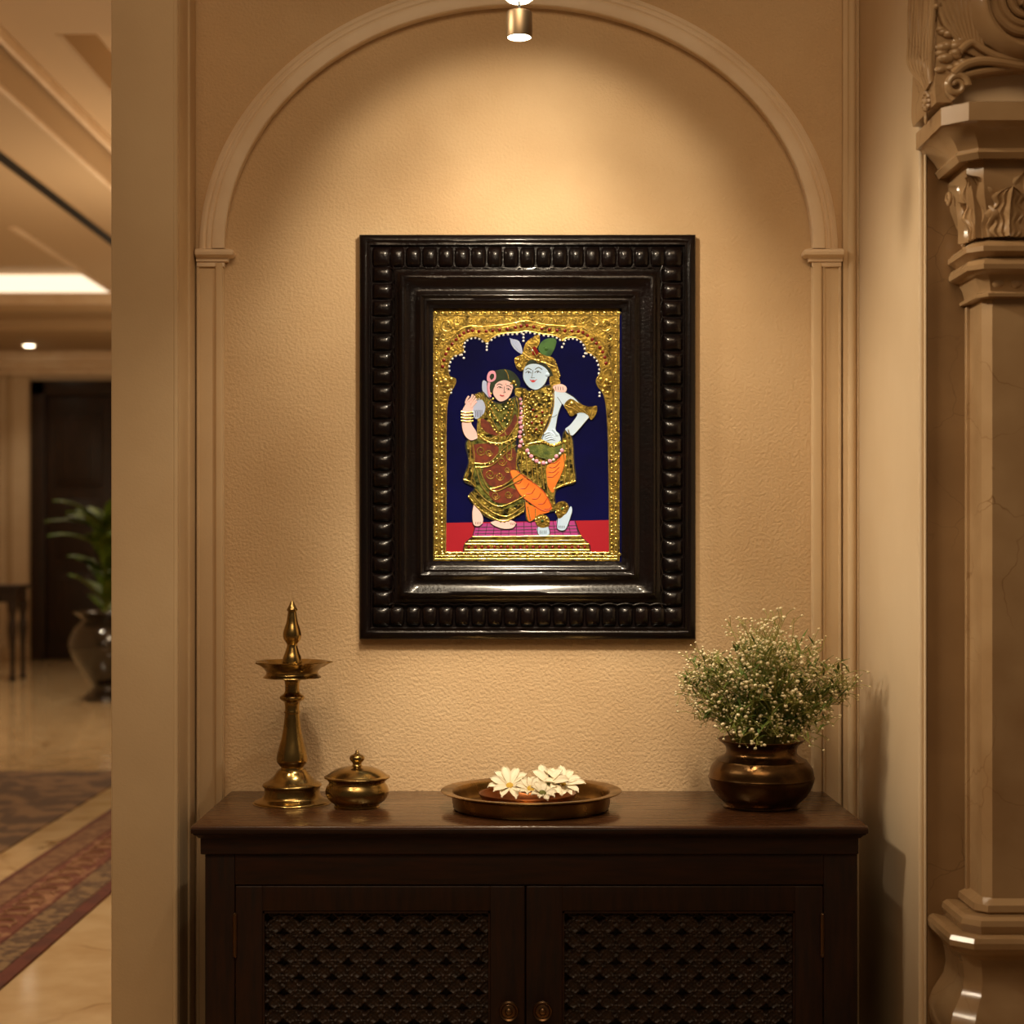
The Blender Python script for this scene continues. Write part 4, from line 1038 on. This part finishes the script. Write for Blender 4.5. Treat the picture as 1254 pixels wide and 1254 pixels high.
r = R(); r.dot(530, 272, 6, 9, .4, 2); r.dot(686, 472, 9, 9, .4, 2); r.dot(566, 216, 8, 8, .4, 2); r.dot(548, 1018, 7, 8.4, .4, 2); r.dot(640, 962, 7, 8.4, .4, 2); r.out('emerald_stud', 'green', mf)
r = R(); r.poly([(500, 215), (515, 205), (530, 235), (505, 245)], 8.4)
for (a, b_) in [(500, 560), (520, 530), (545, 560), (505, 500), (548, 510), (520, 590)]: r.dot(a, b_, 7, 6.6, .4)
r.out('ruby_stud', 'ruby', mf)
r = R()
for i in range(11): r.dot(446+random.uniform(-4, 4), 450+i*22, 9.5 if i > 3 else 7, 7.6, .5, 2)
P_ = smooth_open([(478, 690, 0), (505, 730, 0), (550, 748, 0), (600, 730, 0), (640, 690, 0)], 3)
for p in P_[::2]: r.dot(p.x+random.uniform(-3, 3), p.y, 10, 8, .5, 2)
r.out('flower_garland', 'pink', mf)
r = R()
for i in range(10): r.dot(456+random.uniform(-6, 6), 462+i*22, 4.5, 8.6, .5)
for p in P_[1::2]: r.dot(p.x, p.y+2, 6, 8.6, .5, 2)
r.dot(501, 222, 4, 9)
r.out('white_petals', 'white', mf)
r = R()
r.line([(470, 314), (482, 306), (498, 314)], 1.8, 7.9); r.line([(514, 312), (530, 302), (548, 312)], 1.8, 7.9)
r.line([(470, 328), (482, 320), (497, 329)], 1.5, 7.9); r.line([(512, 327), (526, 318), (542, 328)], 1.5, 7.9); r.dot(484, 326, 4, 7.8); r.dot(527, 324, 4, 7.8)
r.line([(504, 315), (500, 342), (496, 350), (512, 350)], 1.2, 7.8)
r.line([(460, 312), (458, 352), (480, 390), (510, 407), (536, 401), (562, 376), (578, 338)], 1.8, 7.6)
r.line([(600, 416), (600, 470), (588, 540), (560, 600), (546, 640)], 1.8, 6.9); r.line([(655, 416), (700, 444), (736, 480)], 1.8, 6.9); r.line([(786, 512), (756, 548), (702, 610), (680, 620), (654, 594)], 1.8, 6.9)
r.line([(640, 472), (622, 522), (610, 590)], 1.6, 6.9); r.line([(618, 440), (632, 460), (640, 474)], 1.3, 6.9); r.line([(584, 535), (602, 532), (616, 522)], 1.2, 6.9)
for q in range(3): r.line([(556+q*4, 618+q*10), (580+q*3, 610+q*10), (604, 624+q*8)], 1.3, 7.9)
for q in range(4): r.line([(538+q*9, 1062), (538+q*9, 1078)], 1.3, 7.1); r.line([(626+q*8, 1040), (627+q*8, 1052)], 1.3, 7.1); r.line([(610+q*11, 392), (612+q*11, 408)], 1.3, 8.4)
r.line([(620, 1004), (617, 1052), (640, 1064), (662, 1050), (688, 976)], 1.8, 6.4); r.line([(525, 1048), (527, 1078), (546, 1092), (582, 1082), (578, 1046)], 1.8, 6.4)
r.line([(222, 1092), (238, 1030)], 2, 3.8); r.line([(700, 1018), (728, 1088), (768, 1130), (770, 1165)], 2.2, 5.6); r.line([(222, 1092), (186, 1126), (180, 1165)], 2.2, 5.6)
r.out('ink_lines', 'ink', mf)
r = R(); r.poly([(488, 358), (498, 362), (505, 360), (514, 362), (524, 356), (512, 370), (500, 371)], 7.8); r.out('lips', 'lip', mf)

# ================================================================== SPOTLIGHT
fx = thing('spotlight', (LAMP[0], LAMP[1], LAMP[2]), 'small cylindrical spotlight hanging under the arch above the painting', 'spotlight')
m = MB(); m.lathe([(.0195, .0), (.0215, 0), (.022, .002), (.022, .040), (.0205, .043), (.006, .044), (0, .044)], n=40, closed=False); m.build('housing', M['fixture'], fx)
m = MB(); m.lathe([(.0196, .003), (.0196, .0005), (0, .0005)], n=40, closed=False); m.build('lens', M['bulb'], fx)
m = MB(); m.tube([(0, 0, .044), (0, 0, .062)], .0022, 8); m.tube([(0, 0, .075), (0, 0, ZT-LAMP[2])], .003, 8); m.build('rod', M['slot'], fx)
m = MB(); m.lathe([(0, .061), (.018, .0615), (.0235, .066), (.022, .071), (.012, .076), (0, .076)], n=40); m.build('glass_diffuser', M['bulb'], fx)

# ================================================================== HALL THINGS
def rug(name, label, x0, x1, D0, D1, bands, z=.008):
    rr = thing(name, ((x0+x1)/2, Yd((D0+D1)/2), 0), label, 'rug')
    oX, oY = rr.location.x, rr.location.y
    MB().box(x0-oX, x1-oX, Yd(D0)-oY, Yd(D1)-oY, 0, z, .002).build('pile', bands[0], rr)
    for (a, b_, mm) in bands[1:]:
        MB().box(x0+a-oX, x0+b_-oX, Yd(D0)-oY+a, Yd(D1)-oY-a, z-.001, z+.002).build('border_band', mm, rr)
    return rr
def rugmat(name, c1, c2, sc, lo=.42, hi=.55): return mat(name, srgb(*c1), .9, col2=srgb(*c2), nscale=sc, nmix=(lo, hi), ndetail=4, bump=.5, bscale=300)
rb = [rugmat('rug_maroon', (92, 40, 24), (76, 32, 18), 8), (.028, .135, rugmat('rug_tan', (122, 88, 58), (96, 62, 38), 22)), (.145, .295, rugmat('rug_red', (98, 48, 30), (138, 98, 68), 13, .5, .6)), (.305, .405, rugmat('rug_olive', (120, 94, 62), (74, 50, 32), 26))]
r1 = rug('patterned_runner', 'red and tan patterned runner rug on the hall marble floor', -1.89, -1.435, 1.5, 13.0, rb)
# scroll motifs on the red band
m = MB()
for i in range(34):
    y_ = Yd(3.2)+i*.17-r1.location.y
    for s_ in (-1, 1):
        pts = [(.0+s_*.045*math.cos(a_)+(-1.67+1.6625), y_+s_*.05+.045*math.sin(a_), .0105) for a_ in [q*PI/6 for q in range(0, 11)]]
        m.tube(pts, .006, 4)
m.build('scroll_motif', rugmat('rug_motif', (138, 100, 70), (124, 86, 58), 30), r1)
rug('dark_patterned_carpet', 'large dark brown patterned carpet on the far left of the hall floor', -4.6, -2.07, 2.6, 9.0,
    [rugmat('carpet_brown', (112, 84, 56), (74, 52, 34), 6, .46, .54), (.12, .2, rugmat('carpet_line', (84, 58, 36), (70, 48, 30), 20))])
# console table
tb = thing('console_table', (-4.95, Yd(15.2), 0), 'dark wooden side table at the left edge of the hall', 'table')
rx = Xp(31, 15.2)+4.95
tz = Zp(716, 15.2)
MB().box(-.5, rx, -.22, .22, tz-.035, tz, .008).build('table_top', dm, tb)
MB().box(-.46, rx-.04, -.19, .19, tz-.16, tz-.035, .006).build('apron', dm, tb)
for lx_ in (-.43, rx-.07):
    for ly_ in (-.16, .16):
        m = MB(); m.lathe(profile([(.03, 0), (.034, .03), (.022, .06), (.026, .3), (.042, tz-.4), (.03, tz-.3), (.045, tz-.22), (.045, tz-.15)], 3), (lx_, ly_, 0), 16); m.build('leg', dm, tb)
# urn with plant
UD = 13.2; UX = Xp(130, UD)
ur = thing('floor_urn', (UX, Yd(UD), 0), 'large dark glass urn standing on the hall floor before the far door', 'urn')
m = MB(); m.lathe(profile([(0, 0), (.17, 0), (.18, .03), (.12, .08), (.11, .12), (.17, .2), (.26, .34), (.295, .46), (.26, .57), (.2, .63), (.19, .66), (.25, .70), (.26, .715), (.245, .715), (.17, .66), (.16, .6), (0, .6)], 3), n=48); m.build('urn_body', M['urn'], ur)
pm_ = thing('potted_palm', (UX, Yd(UD), .61), 'bushy green palm rising from the large dark urn in the hall', 'plant')
m2 = MB()
for i in range(64):
    a = random.uniform(0, 2*PI); L_ = random.uniform(.35, .60); el = random.uniform(.6, 1.45)
    st = Vector((0, 0, random.uniform(.1, .8)))
    m2.tube([(0, 0, 0), st, st+Vector((math.cos(a)*.04, math.sin(a)*.04, .05))], .006, 5)
    prev = None; nseg = 10; vs = []; fs = []
    for q in range(nseg+1):
        t_ = q/nseg; rad = L_*t_*math.cos(el)*1.25; zz = L_*t_*math.sin(el)-.42*L_*t_*t_
        p = st+Vector((math.cos(a)*rad, math.sin(a)*rad, zz)); sd = Vector((-math.sin(a), math.cos(a), 0))*(.052*math.sin(PI*min(1, .08+t_*.9))**.8)
        vs += [p+sd, p+Vector((0, 0, .012)), p-sd]
    for q in range(nseg):
        b_ = q*3; fs += [(b_, b_+1, b_+4, b_+3), (b_+1, b_+2, b_+5, b_+4)]
    n = len(vs); vs2 = vs+[Vector(p)-Vector((0, 0, .003)) for p in vs]; fs2 = fs+[tuple(n+i_ for i_ in f[::-1]) for f in fs]
    mm = MB(); mm.add(vs2, fs2); mm.build('frond', M['palm'], pm_)
m2.build('stalks', M['stem'], pm_)
